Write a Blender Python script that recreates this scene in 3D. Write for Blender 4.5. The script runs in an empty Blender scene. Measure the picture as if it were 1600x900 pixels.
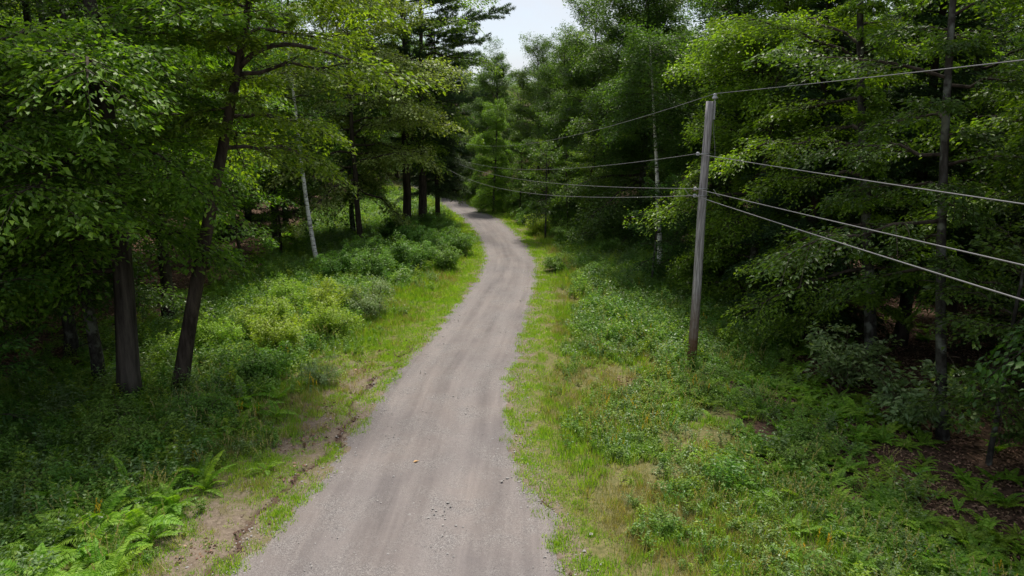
import bpy, math, random
import numpy as np
from mathutils import Vector, Matrix

SC = bpy.context.scene
COL = SC.collection
R = math.radians

# ------------------------------------------------------------------ camera, sky, sun, exposure
CAM_H = 7.0
cam_d = bpy.data.cameras.new('camera')
cam = bpy.data.objects.new('camera', cam_d)
COL.objects.link(cam)
cam.location = (0, 0, CAM_H)
cam.rotation_euler = (R(90 - 12.6), 0, 0)
cam_d.sensor_width = 36.0
cam_d.lens = 36.0 * 1120 / 1600
cam_d.clip_start = 0.1
cam_d.clip_end = 3000
SC.camera = cam

SUN_EL, SUN_AZ = 67.0, 12.0          # azimuth clockwise from +Y (the view direction)
world = bpy.data.worlds.new('World')
SC.world = world
world.use_nodes = True
wn, wl = world.node_tree.nodes, world.node_tree.links
wn.clear()
w_out = wn.new('ShaderNodeOutputWorld')
w_bg = wn.new('ShaderNodeBackground')
w_sky = wn.new('ShaderNodeTexSky')
w_sky.sky_type = 'NISHITA'
w_sky.sun_disc = False
w_sky.sun_elevation = R(SUN_EL)
w_sky.sun_rotation = R(SUN_AZ)
w_sky.air_density = 1.0
w_sky.dust_density = 2.0
w_tc = wn.new('ShaderNodeTexCoord')
w_map = wn.new('ShaderNodeMapping')
w_map.inputs['Scale'].default_value = (1.0, 1.0, 2.2)
w_no = wn.new('ShaderNodeTexNoise')
w_no.inputs['Scale'].default_value = 3.2
w_no.inputs['Detail'].default_value = 7
w_no.inputs['Roughness'].default_value = 0.58
w_ramp = wn.new('ShaderNodeValToRGB')
w_ramp.color_ramp.elements[0].position = 0.36
w_ramp.color_ramp.elements[0].color = (0.40, 0.40, 0.40, 1)
w_ramp.color_ramp.elements[1].position = 0.62
w_ramp.color_ramp.elements[1].color = (1, 1, 1, 1)
w_mix = wn.new('ShaderNodeMix')
w_mix.data_type = 'RGBA'
w_mix.inputs['B'].default_value = (4.5, 4.65, 4.95, 1)      # thin bright cloud
wl.new(w_tc.outputs['Generated'], w_map.inputs['Vector'])
wl.new(w_map.outputs['Vector'], w_no.inputs['Vector'])
wl.new(w_no.outputs['Fac'], w_ramp.inputs['Fac'])
wl.new(w_ramp.outputs['Color'], w_mix.inputs['Factor'])
wl.new(w_sky.outputs['Color'], w_mix.inputs['A'])
wl.new(w_mix.outputs['Result'], w_bg.inputs['Color'])
w_bg.inputs['Strength'].default_value = 0.125
wl.new(w_bg.outputs['Background'], w_out.inputs['Surface'])

sun_d = bpy.data.lights.new('sun', 'SUN')
sun_d.energy = 3.8
sun_d.angle = R(10.0)
sun_d.color = (1.0, 0.94, 0.82)
sun = bpy.data.objects.new('sun', sun_d)
COL.objects.link(sun)
_sd = Vector((math.sin(R(SUN_AZ)) * math.cos(R(SUN_EL)), math.cos(R(SUN_AZ)) * math.cos(R(SUN_EL)), math.sin(R(SUN_EL))))
sun.rotation_euler = _sd.to_track_quat('Z', 'Y').to_euler()
sun.location = _sd * 60

SC.view_settings.view_transform = 'Standard'
SC.view_settings.look = 'None'
SC.view_settings.gamma = 1.0
SC.view_settings.exposure = 0.55
SC.render.engine = 'CYCLES'
SC.cycles.max_bounces = 6
SC.cycles.diffuse_bounces = 3
SC.cycles.glossy_bounces = 2
SC.cycles.transmission_bounces = 4
SC.cycles.transparent_max_bounces = 4
SC.cycles.caustics_reflective = False
SC.cycles.caustics_refractive = False
SC.cycles.use_denoising = True
try:
    SC.cycles.denoiser = 'OPENIMAGEDENOISE'
except Exception:
    pass

# ------------------------------------------------------------------ helpers
def nrm(v):
    v = np.asarray(v, float)
    return v / np.maximum(np.linalg.norm(v, axis=-1, keepdims=True), 1e-9)

class Acc:
    """collects triangles of one mesh"""
    def __init__(self):
        self.v, self.t, self.n = [], [], 0
    def add(self, v, t):
        self.v.append(np.asarray(v, np.float32).reshape(-1, 3))
        self.t.append(np.asarray(t, np.int64).reshape(-1, 3) + self.n)
        self.n += len(self.v[-1])
    def tube(self, path, rad, sides=6, cap=True):
        path = np.asarray(path, float); m = len(path)
        rad = np.broadcast_to(np.asarray(rad, float), (m,))
        tan = nrm(np.gradient(path, axis=0))
        ref = np.array([0, 0, 1.0]) if abs(tan[0][2]) < 0.9 else np.array([1.0, 0, 0])
        a = nrm(np.cross(tan, ref)); b = np.cross(tan, a)
        th = np.linspace(0, 2 * math.pi, sides, endpoint=False)
        ring = (np.cos(th)[None, :, None] * a[:, None, :] + np.sin(th)[None, :, None] * b[:, None, :])
        v = path[:, None, :] + ring * rad[:, None, None]
        i = np.arange(m - 1)[:, None] * sides; j = np.arange(sides)[None, :]; k = (j + 1) % sides
        q = np.stack([i + j, i + k, i + sides + k, i + sides + j], -1).reshape(-1, 4)
        t = np.concatenate([q[:, [0, 1, 2]], q[:, [0, 2, 3]]])
        v = v.reshape(-1, 3)
        if cap:
            c0 = len(v); v = np.concatenate([v, path[:1], path[-1:]])
            j = np.arange(sides); k = (j + 1) % sides
            t = np.concatenate([t, np.stack([np.full(sides, c0), k, j], -1),
                                np.stack([np.full(sides, c0 + 1), (m - 1) * sides + j, (m - 1) * sides + k], -1)])
        self.add(v, t)
    def leaves(self, P, D, N, L, W, fold=0.12):
        """each leaf: a blade of two triangles folded along its midrib"""
        P = np.asarray(P, float); n = len(P)
        if n == 0: return
        D = nrm(D); N = np.asarray(N, float)
        S = nrm(np.cross(D, N)); N = np.cross(S, D)
        L = np.broadcast_to(np.asarray(L, float), (n,))[:, None]
        W = np.broadcast_to(np.asarray(W, float), (n,))[:, None]
        mid = P + D * L * 0.42
        fold = fold * np.random.default_rng(n).uniform(-0.6, 3.2, (n, 1))
        v = np.stack([P, mid + S * W * 0.5 + N * W * fold, P + D * L - N * L * 0.06, mid - S * W * 0.5 + N * W * fold], 1)
        i = np.arange(n)[:, None] * 4
        t = np.concatenate([i + np.array([0, 1, 2]), i + np.array([0, 2, 3])])
        self.add(v.reshape(-1, 3), t)
    def box(self, c, s, rot=None):
        c = np.asarray(c, float); s = np.asarray(s, float) / 2
        v = np.array([[x, y, z] for x in (-1, 1) for y in (-1, 1) for z in (-1, 1)], float) * s
        if rot is not None: v = v @ np.array(rot).T
        q = [(0, 1, 3, 2), (4, 6, 7, 5), (0, 4, 5, 1), (2, 3, 7, 6), (0, 2, 6, 4), (1, 5, 7, 3)]
        self.add(v + c, [t for a, b, cc, d in q for t in ((a, b, cc), (a, cc, d))])
    def mesh(self, name, mat, smooth=False):
        v = np.concatenate(self.v); t = np.concatenate(self.t)
        me = bpy.data.meshes.new(name)
        me.vertices.add(len(v)); me.vertices.foreach_set('co', v.astype(np.float32).ravel())
        me.loops.add(len(t) * 3); me.loops.foreach_set('vertex_index', t.astype(np.int32).ravel())
        me.polygons.add(len(t))
        me.polygons.foreach_set('loop_start', np.arange(0, len(t) * 3, 3, dtype=np.int32))
        me.polygons.foreach_set('use_smooth', np.full(len(t), bool(smooth)))
        me.update(calc_edges=True)
        if mat: me.materials.append(mat)
        return me

def link(name, me, parent=None, loc=None):
    o = bpy.data.objects.new(name, me); COL.objects.link(o)
    if parent: o.parent = parent
    if loc is not None: o.location = loc
    return o
def tag(o, label=None, cat=None, group=None, kind=None):
    if label: o['label'] = label
    if cat: o['category'] = cat
    if group: o['group'] = group
    if kind: o['kind'] = kind
    return o

# ------------------------------------------------------------------ materials
def mat_new(name):
    m = bpy.data.materials.new(name); m.use_nodes = True
    n = m.node_tree.nodes; n.clear()
    return m, n, m.node_tree.links
def rgba(c): return (c[0], c[1], c[2], 1)

def leaf_mat(name, dark, mid, light, trans=0.35, rough=0.45, spec=0.35, transcol=None, big=1.2):
    """two-sided leaf: every blade its own tint, every plant a slight shift"""
    m, n, l = mat_new(name)
    out = n.new('ShaderNodeOutputMaterial')
    geo = n.new('ShaderNodeNewGeometry'); oi = n.new('ShaderNodeObjectInfo')
    ramp = n.new('ShaderNodeValToRGB')
    e = ramp.color_ramp.elements
    e[0].position = 0.0; e[0].color = rgba(dark)
    e[1].position = 1.0; e[1].color = rgba(light)
    x = e.new(0.5); x.color = rgba(mid)
    l.new(geo.outputs['Random Per Island'], ramp.inputs['Fac'])
    tc = n.new('ShaderNodeTexCoord')
    no = n.new('ShaderNodeTexNoise'); no.inputs['Scale'].default_value = big; no.inputs['Detail'].default_value = 2
    l.new(tc.outputs['Object'], no.inputs['Vector'])
    hsv = n.new('ShaderNodeHueSaturation')
    mh = n.new('ShaderNodeMapRange'); mh.inputs['To Min'].default_value = 0.482; mh.inputs['To Max'].default_value = 0.515
    l.new(oi.outputs['Random'], mh.inputs['Value']); l.new(mh.outputs['Result'], hsv.inputs['Hue'])
    mv = n.new('ShaderNodeMapRange'); mv.inputs['From Min'].default_value = 0.3; mv.inputs['From Max'].default_value = 0.7
    mv.inputs['To Min'].default_value = 0.72; mv.inputs['To Max'].default_value = 1.28
    l.new(no.outputs['Fac'], mv.inputs['Value']); l.new(mv.outputs['Result'], hsv.inputs['Value'])
    l.new(ramp.outputs['Color'], hsv.inputs['Color'])
    pb = n.new('ShaderNodeBsdfPrincipled')
    pb.inputs['Roughness'].default_value = rough
    pb.inputs['Specular IOR Level'].default_value = spec
    l.new(hsv.outputs['Color'], pb.inputs['Base Color'])
    tr = n.new('ShaderNodeBsdfTranslucent')
    tm = n.new('ShaderNodeMix'); tm.data_type = 'RGBA'; tm.blend_type = 'MULTIPLY'; tm.inputs['Factor'].default_value = 1
    tm.inputs['B'].default_value = rgba(transcol or (2.0, 2.1, 0.5))
    l.new(hsv.outputs['Color'], tm.inputs['A']); l.new(tm.outputs['Result'], tr.inputs['Color'])
    mx = n.new('ShaderNodeMixShader'); mx.inputs['Fac'].default_value = trans
    l.new(pb.outputs['BSDF'], mx.inputs[1]); l.new(tr.outputs['BSDF'], mx.inputs[2])
    l.new(mx.outputs['Shader'], out.inputs['Surface'])
    return m

def bark_mat(name, dark, light, scale=6, stretch=0.18, lichen=None, bands=False, rough=0.9):
    m, n, l = mat_new(name)
    out = n.new('ShaderNodeOutputMaterial'); pb = n.new('ShaderNodeBsdfPrincipled')
    pb.inputs['Roughness'].default_value = rough; pb.inputs['Specular IOR Level'].default_value = 0.2
    tc = n.new('ShaderNodeTexCoord'); mp = n.new('ShaderNodeMapping')
    mp.inputs['Scale'].default_value = (1, 1, stretch) if not bands else (0.5, 0.5, 3.0)
    no = n.new('ShaderNodeTexNoise'); no.inputs['Scale'].default_value = scale; no.inputs['Detail'].default_value = 8
    no.inputs['Roughness'].default_value = 0.65
    l.new(tc.outputs['Object'], mp.inputs['Vector']); l.new(mp.outputs['Vector'], no.inputs['Vector'])
    r = n.new('ShaderNodeValToRGB')
    e = r.color_ramp.elements
    e[0].position = 0.38 if not bands else 0.40; e[0].color = rgba(dark)
    e[1].position = 0.66 if not bands else 0.49; e[1].color = rgba(light)
    l.new(no.outputs['Fac'], r.inputs['Fac'])
    col = r.outputs['Color']
    if lichen:
        n2 = n.new('ShaderNodeTexNoise'); n2.inputs['Scale'].default_value = 2.6; n2.inputs['Detail'].default_value = 6
        l.new(tc.outputs['Object'], n2.inputs['Vector'])
        r2 = n.new('ShaderNodeValToRGB'); r2.color_ramp.elements[0].position = 0.52; r2.color_ramp.elements[1].position = 0.62
        l.new(n2.outputs['Fac'], r2.inputs['Fac'])
        mx = n.new('ShaderNodeMix'); mx.data_type = 'RGBA'
        l.new(r2.outputs['Color'], mx.inputs['Factor']); l.new(col, mx.inputs['A'])
        mx.inputs['B'].default_value = rgba(lichen); col = mx.outputs['Result']
    l.new(col, pb.inputs['Base Color'])
    bp = n.new('ShaderNodeBump'); bp.inputs['Strength'].default_value = 0.7; bp.inputs['Distance'].default_value = 0.03
    l.new(no.outputs['Fac'], bp.inputs['Height']); l.new(bp.outputs['Normal'], pb.inputs['Normal'])
    l.new(pb.outputs['BSDF'], out.inputs['Surface'])
    return m

def plain_mat(name, c, rough=0.6, metal=0.0, spec=0.4, vary=0.15, scale=30):
    m, n, l = mat_new(name)
    out = n.new('ShaderNodeOutputMaterial'); pb = n.new('ShaderNodeBsdfPrincipled')
    pb.inputs['Roughness'].default_value = rough; pb.inputs['Metallic'].default_value = metal
    pb.inputs['Specular IOR Level'].default_value = spec
    tc = n.new('ShaderNodeTexCoord'); no = n.new('ShaderNodeTexNoise'); no.inputs['Scale'].default_value = scale
    l.new(tc.outputs['Object'], no.inputs['Vector'])
    r = n.new('ShaderNodeValToRGB')
    r.color_ramp.elements[0].position = 0.3; r.color_ramp.elements[1].position = 0.7
    r.color_ramp.elements[0].color = rgba([x * (1 - vary) for x in c]); r.color_ramp.elements[1].color = rgba([x * (1 + vary) for x in c])
    l.new(no.outputs['Fac'], r.inputs['Fac']); l.new(r.outputs['Color'], pb.inputs['Base Color'])
    l.new(pb.outputs['BSDF'], out.inputs['Surface'])
    return m

M = {}
M['maple'] = leaf_mat('leaf_maple', (0.058, 0.118, 0.013), (0.102, 0.185, 0.019), (0.175, 0.265, 0.036), 0.42, 0.48, 0.3)
M['maple_pale'] = leaf_mat('leaf_pale_maple', (0.09, 0.145, 0.03), (0.155, 0.22, 0.052), (0.25, 0.31, 0.11), 0.38, 0.45, 0.35)
M['beech'] = leaf_mat('leaf_beech', (0.075, 0.14, 0.014), (0.12, 0.205, 0.02), (0.19, 0.28, 0.034), 0.45, 0.40)
M['edge'] = leaf_mat('leaf_edge_tree', (0.034, 0.08, 0.014), (0.056, 0.118, 0.02), (0.095, 0.17, 0.031), 0.38, 0.45)
M['birchleaf'] = leaf_mat('leaf_birch', (0.07, 0.14, 0.02), (0.11, 0.20, 0.03), (0.165, 0.26, 0.045), 0.4, 0.4)
M['hemlock'] = leaf_mat('needle_hemlock', (0.020, 0.048, 0.017), (0.034, 0.072, 0.024), (0.058, 0.105, 0.033), 0.2, 0.55, 0.25)
M['pine'] = leaf_mat('needle_pine', (0.025, 0.06, 0.026), (0.042, 0.09, 0.036), (0.065, 0.12, 0.046), 0.2, 0.5, 0.3)
M['shrub_bright'] = leaf_mat('leaf_bright_shrub', (0.16, 0.25, 0.022), (0.235, 0.35, 0.042), (0.33, 0.43, 0.08), 0.42, 0.45)
M['shrub_green'] = leaf_mat('leaf_green_shrub', (0.07, 0.16, 0.026), (0.115, 0.23, 0.04), (0.18, 0.30, 0.068), 0.38, 0.45)
M['shrub_pale'] = leaf_mat('leaf_pale_shrub', (0.10, 0.17, 0.065), (0.16, 0.24, 0.095), (0.24, 0.32, 0.15), 0.3, 0.4)
M['fern'] = leaf_mat('fern_leaf', (0.12, 0.24, 0.018), (0.18, 0.33, 0.03), (0.25, 0.41, 0.055), 0.42, 0.5, 0.3)
M['fern_dark'] = leaf_mat('fern_leaf_dark', (0.09, 0.18, 0.014), (0.14, 0.26, 0.022), (0.20, 0.32, 0.038), 0.4, 0.5, 0.3)
M['grass'] = leaf_mat('grass_blade', (0.15, 0.27, 0.026), (0.225, 0.36, 0.042), (0.32, 0.42, 0.085), 0.4, 0.5, 0.3)
M['grass_dry'] = leaf_mat('grass_blade_dry', (0.22, 0.23, 0.07), (0.34, 0.31, 0.13), (0.48, 0.40, 0.24), 0.3, 0.6, 0.2)
M['weed'] = leaf_mat('weed_leaf', (0.10, 0.19, 0.028), (0.16, 0.27, 0.048), (0.235, 0.345, 0.085), 0.36, 0.45)
M['litter'] = leaf_mat('fallen_leaf', (0.10, 0.06, 0.038), (0.19, 0.115, 0.078), (0.34, 0.22, 0.155), 0.12, 0.6, 0.25, (1.2, 1.0, 0.7))
M['bark'] = bark_mat('bark_dark', (0.022, 0.017, 0.013), (0.085, 0.068, 0.054), 7)
M['bark_big'] = bark_mat('bark_big', (0.022, 0.019, 0.016), (0.095, 0.083, 0.070), 5, 0.12)
M['bark_grey'] = bark_mat('bark_grey', (0.025, 0.022, 0.019), (0.085, 0.08, 0.072), 7, 0.5, lichen=(0.17, 0.18, 0.155))
M['bark_birch'] = bark_mat('bark_birch', (0.09, 0.085, 0.08), (0.78, 0.76, 0.73), 5, bands=True, rough=0.7)
M['bark_pine'] = bark_mat('bark_conifer', (0.025, 0.02, 0.017), (0.085, 0.066, 0.055), 6)
M['stem'] = bark_mat('stem_brown', (0.05, 0.045, 0.028), (0.12, 0.10, 0.065), 12)
M['stone'] = plain_mat('stone_grey', (0.27, 0.255, 0.25), 0.85, vary=0.35, scale=3)
M['clod'] = plain_mat('soil_clod', (0.10, 0.062, 0.045), 0.95, vary=0.4, scale=8)
M['wire'] = plain_mat('wire_grey', (0.20, 0.195, 0.205), 0.5, 0.0, 0.4, 0.1, 3)
M['wire_dark'] = plain_mat('wire_dark', (0.09, 0.09, 0.095), 0.5, 0.0, 0.4, 0.1, 3)
M['porcelain'] = plain_mat('insulator_grey', (0.42, 0.43, 0.45), 0.3, 0, 0.5, 0.05)
M['galv'] = plain_mat('galvanised_steel', (0.35, 0.36, 0.37), 0.45, 0.7, 0.5, 0.1)

def pole_mat():
    m, n, l = mat_new('weathered_pole_wood')
    out = n.new('ShaderNodeOutputMaterial'); pb = n.new('ShaderNodeBsdfPrincipled')
    pb.inputs['Roughness'].default_value = 0.85; pb.inputs['Specular IOR Level'].default_value = 0.25
    tc = n.new('ShaderNodeTexCoord'); mp = n.new('ShaderNodeMapping'); mp.inputs['Scale'].default_value = (1, 1, 0.05)
    no = n.new('ShaderNodeTexNoise'); no.inputs['Scale'].default_value = 40; no.inputs['Detail'].default_value = 6
    l.new(tc.outputs['Object'], mp.inputs['Vector']); l.new(mp.outputs['Vector'], no.inputs['Vector'])
    r = n.new('ShaderNodeValToRGB')
    r.color_ramp.elements[0].position = 0.40; r.color_ramp.elements[0].color = (0.20, 0.185, 0.188, 1)
    r.color_ramp.elements[1].position = 0.65; r.color_ramp.elements[1].color = (0.52, 0.49, 0.50, 1)
    l.new(no.outputs['Fac'], r.inputs['Fac'])
    sx = n.new('ShaderNodeSeparateXYZ'); l.new(tc.outputs['Object'], sx.inputs['Vector'])
    n2 = n.new('ShaderNodeTexNoise'); n2.inputs['Scale'].default_value = 5; l.new(tc.outputs['Object'], n2.inputs['Vector'])
    ad = n.new('ShaderNodeMath'); ad.operation = 'MULTIPLY_ADD'; ad.inputs[1].default_value = 1.6
    l.new(n2.outputs['Fac'], ad.inputs[0]); l.new(sx.outputs['Z'], ad.inputs[2])
    mr = n.new('ShaderNodeMapRange'); mr.inputs['From Min'].default_value = 1.5; mr.inputs['From Max'].default_value = 3.3
    mr.inputs['To Min'].default_value = 1; mr.inputs['To Max'].default_value = 0
    l.new(ad.outputs['Value'], mr.inputs['Value'])
    mx = n.new('ShaderNodeMix'); mx.data_type = 'RGBA'; mx.inputs['B'].default_value = (0.135, 0.075, 0.042, 1)
    l.new(mr.outputs['Result'], mx.inputs['Factor']); l.new(r.outputs['Color'], mx.inputs['A'])
    l.new(mx.outputs['Result'], pb.inputs['Base Color'])
    bp = n.new('ShaderNodeBump'); bp.inputs['Strength'].default_value = 0.5; bp.inputs['Distance'].default_value = 0.01
    l.new(no.outputs['Fac'], bp.inputs['Height']); l.new(bp.outputs['Normal'], pb.inputs['Normal'])
    l.new(pb.outputs['BSDF'], out.inputs['Surface'])
    return m
M['pole'] = pole_mat()

# ------------------------------------------------------------------ ground: the lie of the land
RY = np.array([-60, -20, 0, 10.2, 15, 19, 22, 26, 31.3, 35.8, 39.5, 46.8, 53.2, 58, 61.6, 65.7, 70, 75, 82, 95])
RX = np.array([-1.5, -1.9, -2.15, -2.1, -1.97, -1.88, -1.5, -1.1, -0.48, -0.2, -0.23, -0.9, -1.9, -2.9, -3.9, -5.1, -6.3, -7.7, -9.5, -12.0])
RHL = np.interp
def _smooth_path():
    t = np.arange(len(RY), dtype=float)
    tt = np.linspace(0, len(RY) - 1, 900)
    # Catmull-Rom through the points
    P = np.stack([RX, RY], 1); out = []
    for s in tt:
        i = min(int(s), len(P) - 2); u = s - i
        p0, p1, p2, p3 = P[max(i - 1, 0)], P[i], P[i + 1], P[min(i + 2, len(P) - 1)]
        out.append(0.5 * ((2 * p1) + (p2 - p0) * u + (2 * p0 - 5 * p1 + 4 * p2 - p3) * u * u + (3 * p1 - p0 - 3 * p2 + p3) * u ** 3))
    out = np.array(out)
    seg = np.r_[0, np.cumsum(np.linalg.norm(np.diff(out, axis=0), axis=1))]
    s = np.arange(0, seg[-1], 0.20)
    return np.stack([np.interp(s, seg, out[:, 0]), np.interp(s, seg, out[:, 1])], 1)
PATH = _smooth_path()
PT = nrm(np.gradient(PATH, axis=0)); PN = np.stack([PT[:, 1], -PT[:, 0]], 1)      # PN points to the right
def half_w(y):
    return (np.interp(y, [8, 10.2, 12.2, 15, 19, 26, 31, 45, 70], [2.6, 2.45, 2.05, 1.76, 1.62, 1.48, 1.46, 1.46, 1.46]),
            np.interp(y, [8, 10.2, 12.2, 15, 19, 26, 31, 45, 70], [3.35, 3.1, 2.6, 1.99, 1.87, 1.66, 1.58, 1.52, 1.5]))
def road_d(x, y):
    """signed distance right of the road's centre line"""
    x = np.asarray(x, float); y = np.asarray(y, float)
    sh = x.shape; x = x.ravel(); y = y.ravel()
    d = np.empty(len(x)); sub = PATH[::3]; sn = PN[::3]
    for a in range(0, len(x), 20000):
        dx = x[a:a + 20000, None] - sub[None, :, 0]; dy = y[a:a + 20000, None] - sub[None, :, 1]
        i = np.argmin(dx * dx + dy * dy, 1); k = np.arange(len(i))
        dist = np.sqrt(dx[k, i] ** 2 + dy[k, i] ** 2)
        sg = np.sign(dx[k, i] * sn[i, 0] + dy[k, i] * sn[i, 1])
        d[a:a + 20000] = dist * sg
    return d.reshape(sh)
def sstep(a, b, x):
    t = np.clip((x - a) / (b - a), 0, 1); return t * t * (3 - 2 * t)
def wob(x, y, s, seed=0):
    """cheap smooth noise in about -1..1"""
    a = seed * 1.7
    return (np.sin(x * s + 1.3 + a + 1.7 * np.sin(y * s * 0.7 + a)) + np.sin(y * s * 1.1 + 2.1 - a + 1.5 * np.sin(x * s * 0.83 + 0.4))
            + 0.6 * np.sin((x + y) * s * 1.9 + a) + 0.5 * np.sin((x - 0.7 * y) * s * 2.7 + 0.9 * a)) / 3.1
def rut_x(y):
    """offset of the washed-out crack along the left edge, left of the centre line"""
    return half_w(y)[0] + 0.42 + 0.16 * np.sin(y * 1.1 + 0.5) + 0.08 * np.sin(y * 3.3) + 0.05 * np.sin(y * 7.9)
def ground(x, y, d=None):
    x = np.asarray(x, float); y = np.asarray(y, float)
    if d is None: d = road_d(x, y)
    hl, hr = half_w(y)
    z = 0.05 * wob(x, y, 0.8, 1) + 0.03 * wob(x, y, 2.3, 2) + 0.012 * wob(x, y, 6.5, 3)
    z = z - 0.30 * sstep(5, 10, -d) - 0.25 * sstep(6, 11, d)
    z = z + 0.22 * wob(x, y, 0.33, 4) * sstep(5, 12, np.abs(d))
    # beyond the near forest the land rises on all sides
    far = np.maximum(np.abs(x + 1) - 34, 0) * 0.17 + np.maximum(y - 82, 0) * 0.10
    z = z + np.minimum(far, 26)
    # road bed
    edge = np.where(d > 0, hr, hl)
    z = z * sstep(0.2, 1.6, np.abs(d) - edge + 0.3) + np.where(np.abs(d) < edge - 0.15, -0.10, 0.012 * wob(x, y, 5.1, 8))
    # washed-out crack
    m = sstep(8, 9, y) * (1 - sstep(22.5, 24.5, y))
    g = np.exp(-((d + rut_x(y)) / 0.085) ** 2) * m * (0.75 + 0.35 * np.sin(y * 2.3))
    z = z - 0.09 * g
    m2 = np.exp(-((d - half_w(y)[1] + 0.1 - 0.25 * np.sin(y * 2.2)) / 0.10) ** 2) * sstep(8.5, 9.5, y) * (1 - sstep(12.4, 13.4, y))
    return z - 0.07 * m2
def gz(x, y): return float(ground(np.array([x]), np.array([y]))[0])

def axis_pts(spec):
    out = []
    for a, b, st in spec: out.append(np.arange(a, b, st))
    return np.concatenate(out)
gx = np.concatenate([-np.geomspace(900, 31, 26), axis_pts([(-30, -13, 0.5), (-13, -6, 0.22), (-6, 2.6, 0.075), (2.6, 11, 0.2), (11, 30, 0.5)]), np.geomspace(30, 900, 26)])
gy = np.concatenate([-np.geomspace(700, 12, 18), axis_pts([(-10, 8, 0.8), (8, 25, 0.11), (25, 48, 0.22), (48, 84, 0.4)]), np.geomspace(84, 1000, 26)])
GX, GY = np.meshgrid(gx, gy)
GD = road_d(GX, GY)
GZ = ground(GX, GY, GD)
nx, ny = len(gx), len(gy)
acc = Acc()
idx = np.arange(nx * ny).reshape(ny, nx)
q = np.stack([idx[:-1, :-1], idx[:-1, 1:], idx[1:, 1:], idx[1:, :-1]], -1).reshape(-1, 4)
acc.add(np.stack([GX, GY, GZ], -1).reshape(-1, 3), np.concatenate([q[:, [0, 1, 2]], q[:, [0, 2, 3]]]))

def ground_mat():
    m, n, l = mat_new('forest_ground')
    out = n.new('ShaderNodeOutputMaterial'); pb = n.new('ShaderNodeBsdfPrincipled')
    pb.inputs['Roughness'].default_value = 0.95; pb.inputs['Specular IOR Level'].default_value = 0.15
    at = n.new('ShaderNodeAttribute'); at.attribute_name = 'zone'
    sp = n.new('ShaderNodeSeparateColor'); l.new(at.outputs['Color'], sp.inputs['Color'])
    tc = n.new('ShaderNodeTexCoord')
    def noise(s, det=6):
        x = n.new('ShaderNodeTexNoise'); x.inputs['Scale'].default_value = s; x.inputs['Detail'].default_value = det
        x.inputs['Roughness'].default_value = 0.65
        l.new(tc.outputs['Object'], x.inputs['Vector']); return x.outputs['Fac']
    def ramp(fac, p0, c0, p1, c1):
        r = n.new('ShaderNodeValToRGB'); e = r.color_ramp.elements
        e[0].position, e[1].position = p0, p1; e[0].color, e[1].color = rgba(c0), rgba(c1)
        l.new(fac, r.inputs['Fac']); return r.outputs['Color']
    litter = ramp(noise(9), 0.35, (0.038, 0.025, 0.017), 0.7, (0.15, 0.092, 0.065))
    dirt = ramp(noise(14), 0.3, (0.11, 0.086, 0.064), 0.72, (0.265, 0.21, 0.168))
    turf = ramp(noise(11), 0.32, (0.085, 0.095, 0.03), 0.70, (0.21, 0.18, 0.085))
    mud = ramp(noise(20), 0.3, (0.04, 0.024, 0.018), 0.7, (0.12, 0.075, 0.055))
    nn = noise(4.5, 8)
    def blend(a, b, w):
        ad = n.new('ShaderNodeMath'); ad.operation = 'ADD'; l.new(w, ad.inputs[0])
        mr = n.new('ShaderNodeMapRange'); mr.inputs['From Min'].default_value = 0.85; mr.inputs['From Max'].default_value = 1.12
        l.new(nn, ad.inputs[1]); l.new(ad.outputs['Value'], mr.inputs['Value'])
        x = n.new('ShaderNodeMix'); x.data_type = 'RGBA'; l.new(mr.outputs['Result'], x.inputs['Factor'])
        l.new(a, x.inputs['A']); l.new(b, x.inputs['B']); return x.outputs['Result']
    c = blend(litter, turf, sp.outputs['Red'])
    c = blend(c, dirt, sp.outputs['Green'])
    c = blend(c, mud, sp.outputs['Blue'])
    l.new(c, pb.inputs['Base Color'])
    bp = n.new('ShaderNodeBump'); bp.inputs['Strength'].default_value = 0.8; bp.inputs['Distance'].default_value = 0.04
    l.new(noise(25, 6), bp.inputs['Height']); l.new(bp.outputs['Normal'], pb.inputs['Normal'])
    l.new(pb.outputs['BSDF'], out.inputs['Surface'])
    return m
me = acc.mesh('ground', ground_mat(), smooth=True)
hl, hr = half_w(GY)
turf = np.where(GD > 0, 1 - sstep(6.0, 9.0, GD + 0.8 * wob(GX, GY, 0.5, 5)), 1 - sstep(5.0, 7.5, -GD + 0.8 * wob(GX, GY, 0.5, 6)))
turf = np.maximum(turf, np.exp(-(((GX + 11) / 6) ** 2 + ((GY - 66) / 14) ** 2) ** 2))
dirt = np.where(GD > 0, 0.75 - sstep(0.2, 0.9, GD - hr), np.where(GY < 21, 0.60 - 0.5 * sstep(1.6, 2.6, -GD - hl) + 0.18 * wob(GX, GY, 1.1, 31), 0.55 - sstep(0.1, 0.7, -GD - hl)))
dirt = dirt + 0.55 * np.exp(-((GD - 5.2 - 0.6 * wob(GX, GY, 0.7, 3)) / 0.9) ** 2) * (GY < 30) * (0.6 + 0.6 * wob(GX, GY, 0.9, 7))
mud = 0.62 * np.exp(-((GD + rut_x(GY)) / 0.13) ** 2) * sstep(8, 9, GY) * (1 - sstep(22.5, 24.5, GY))
m2 = np.exp(-((GD - hr + 0.1 - 0.25 * np.sin(GY * 2.2)) / 0.14) ** 2) * sstep(8.5, 9.5, GY) * (1 - sstep(12.4, 13.4, GY))
mud = np.maximum(mud, 0.85 * m2)
zc = np.stack([np.clip(turf, 0, 1), np.clip(dirt, 0, 1), np.clip(mud, 0, 1), np.ones_like(turf)], -1).reshape(-1, 4)
ca = me.color_attributes.new('zone', 'FLOAT_COLOR', 'POINT')
ca.data.foreach_set('color', zc.astype(np.float32).ravel())
g_ob = tag(link('ground', me), 'forest floor with turf verges and leaf litter', kind='structure')

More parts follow.
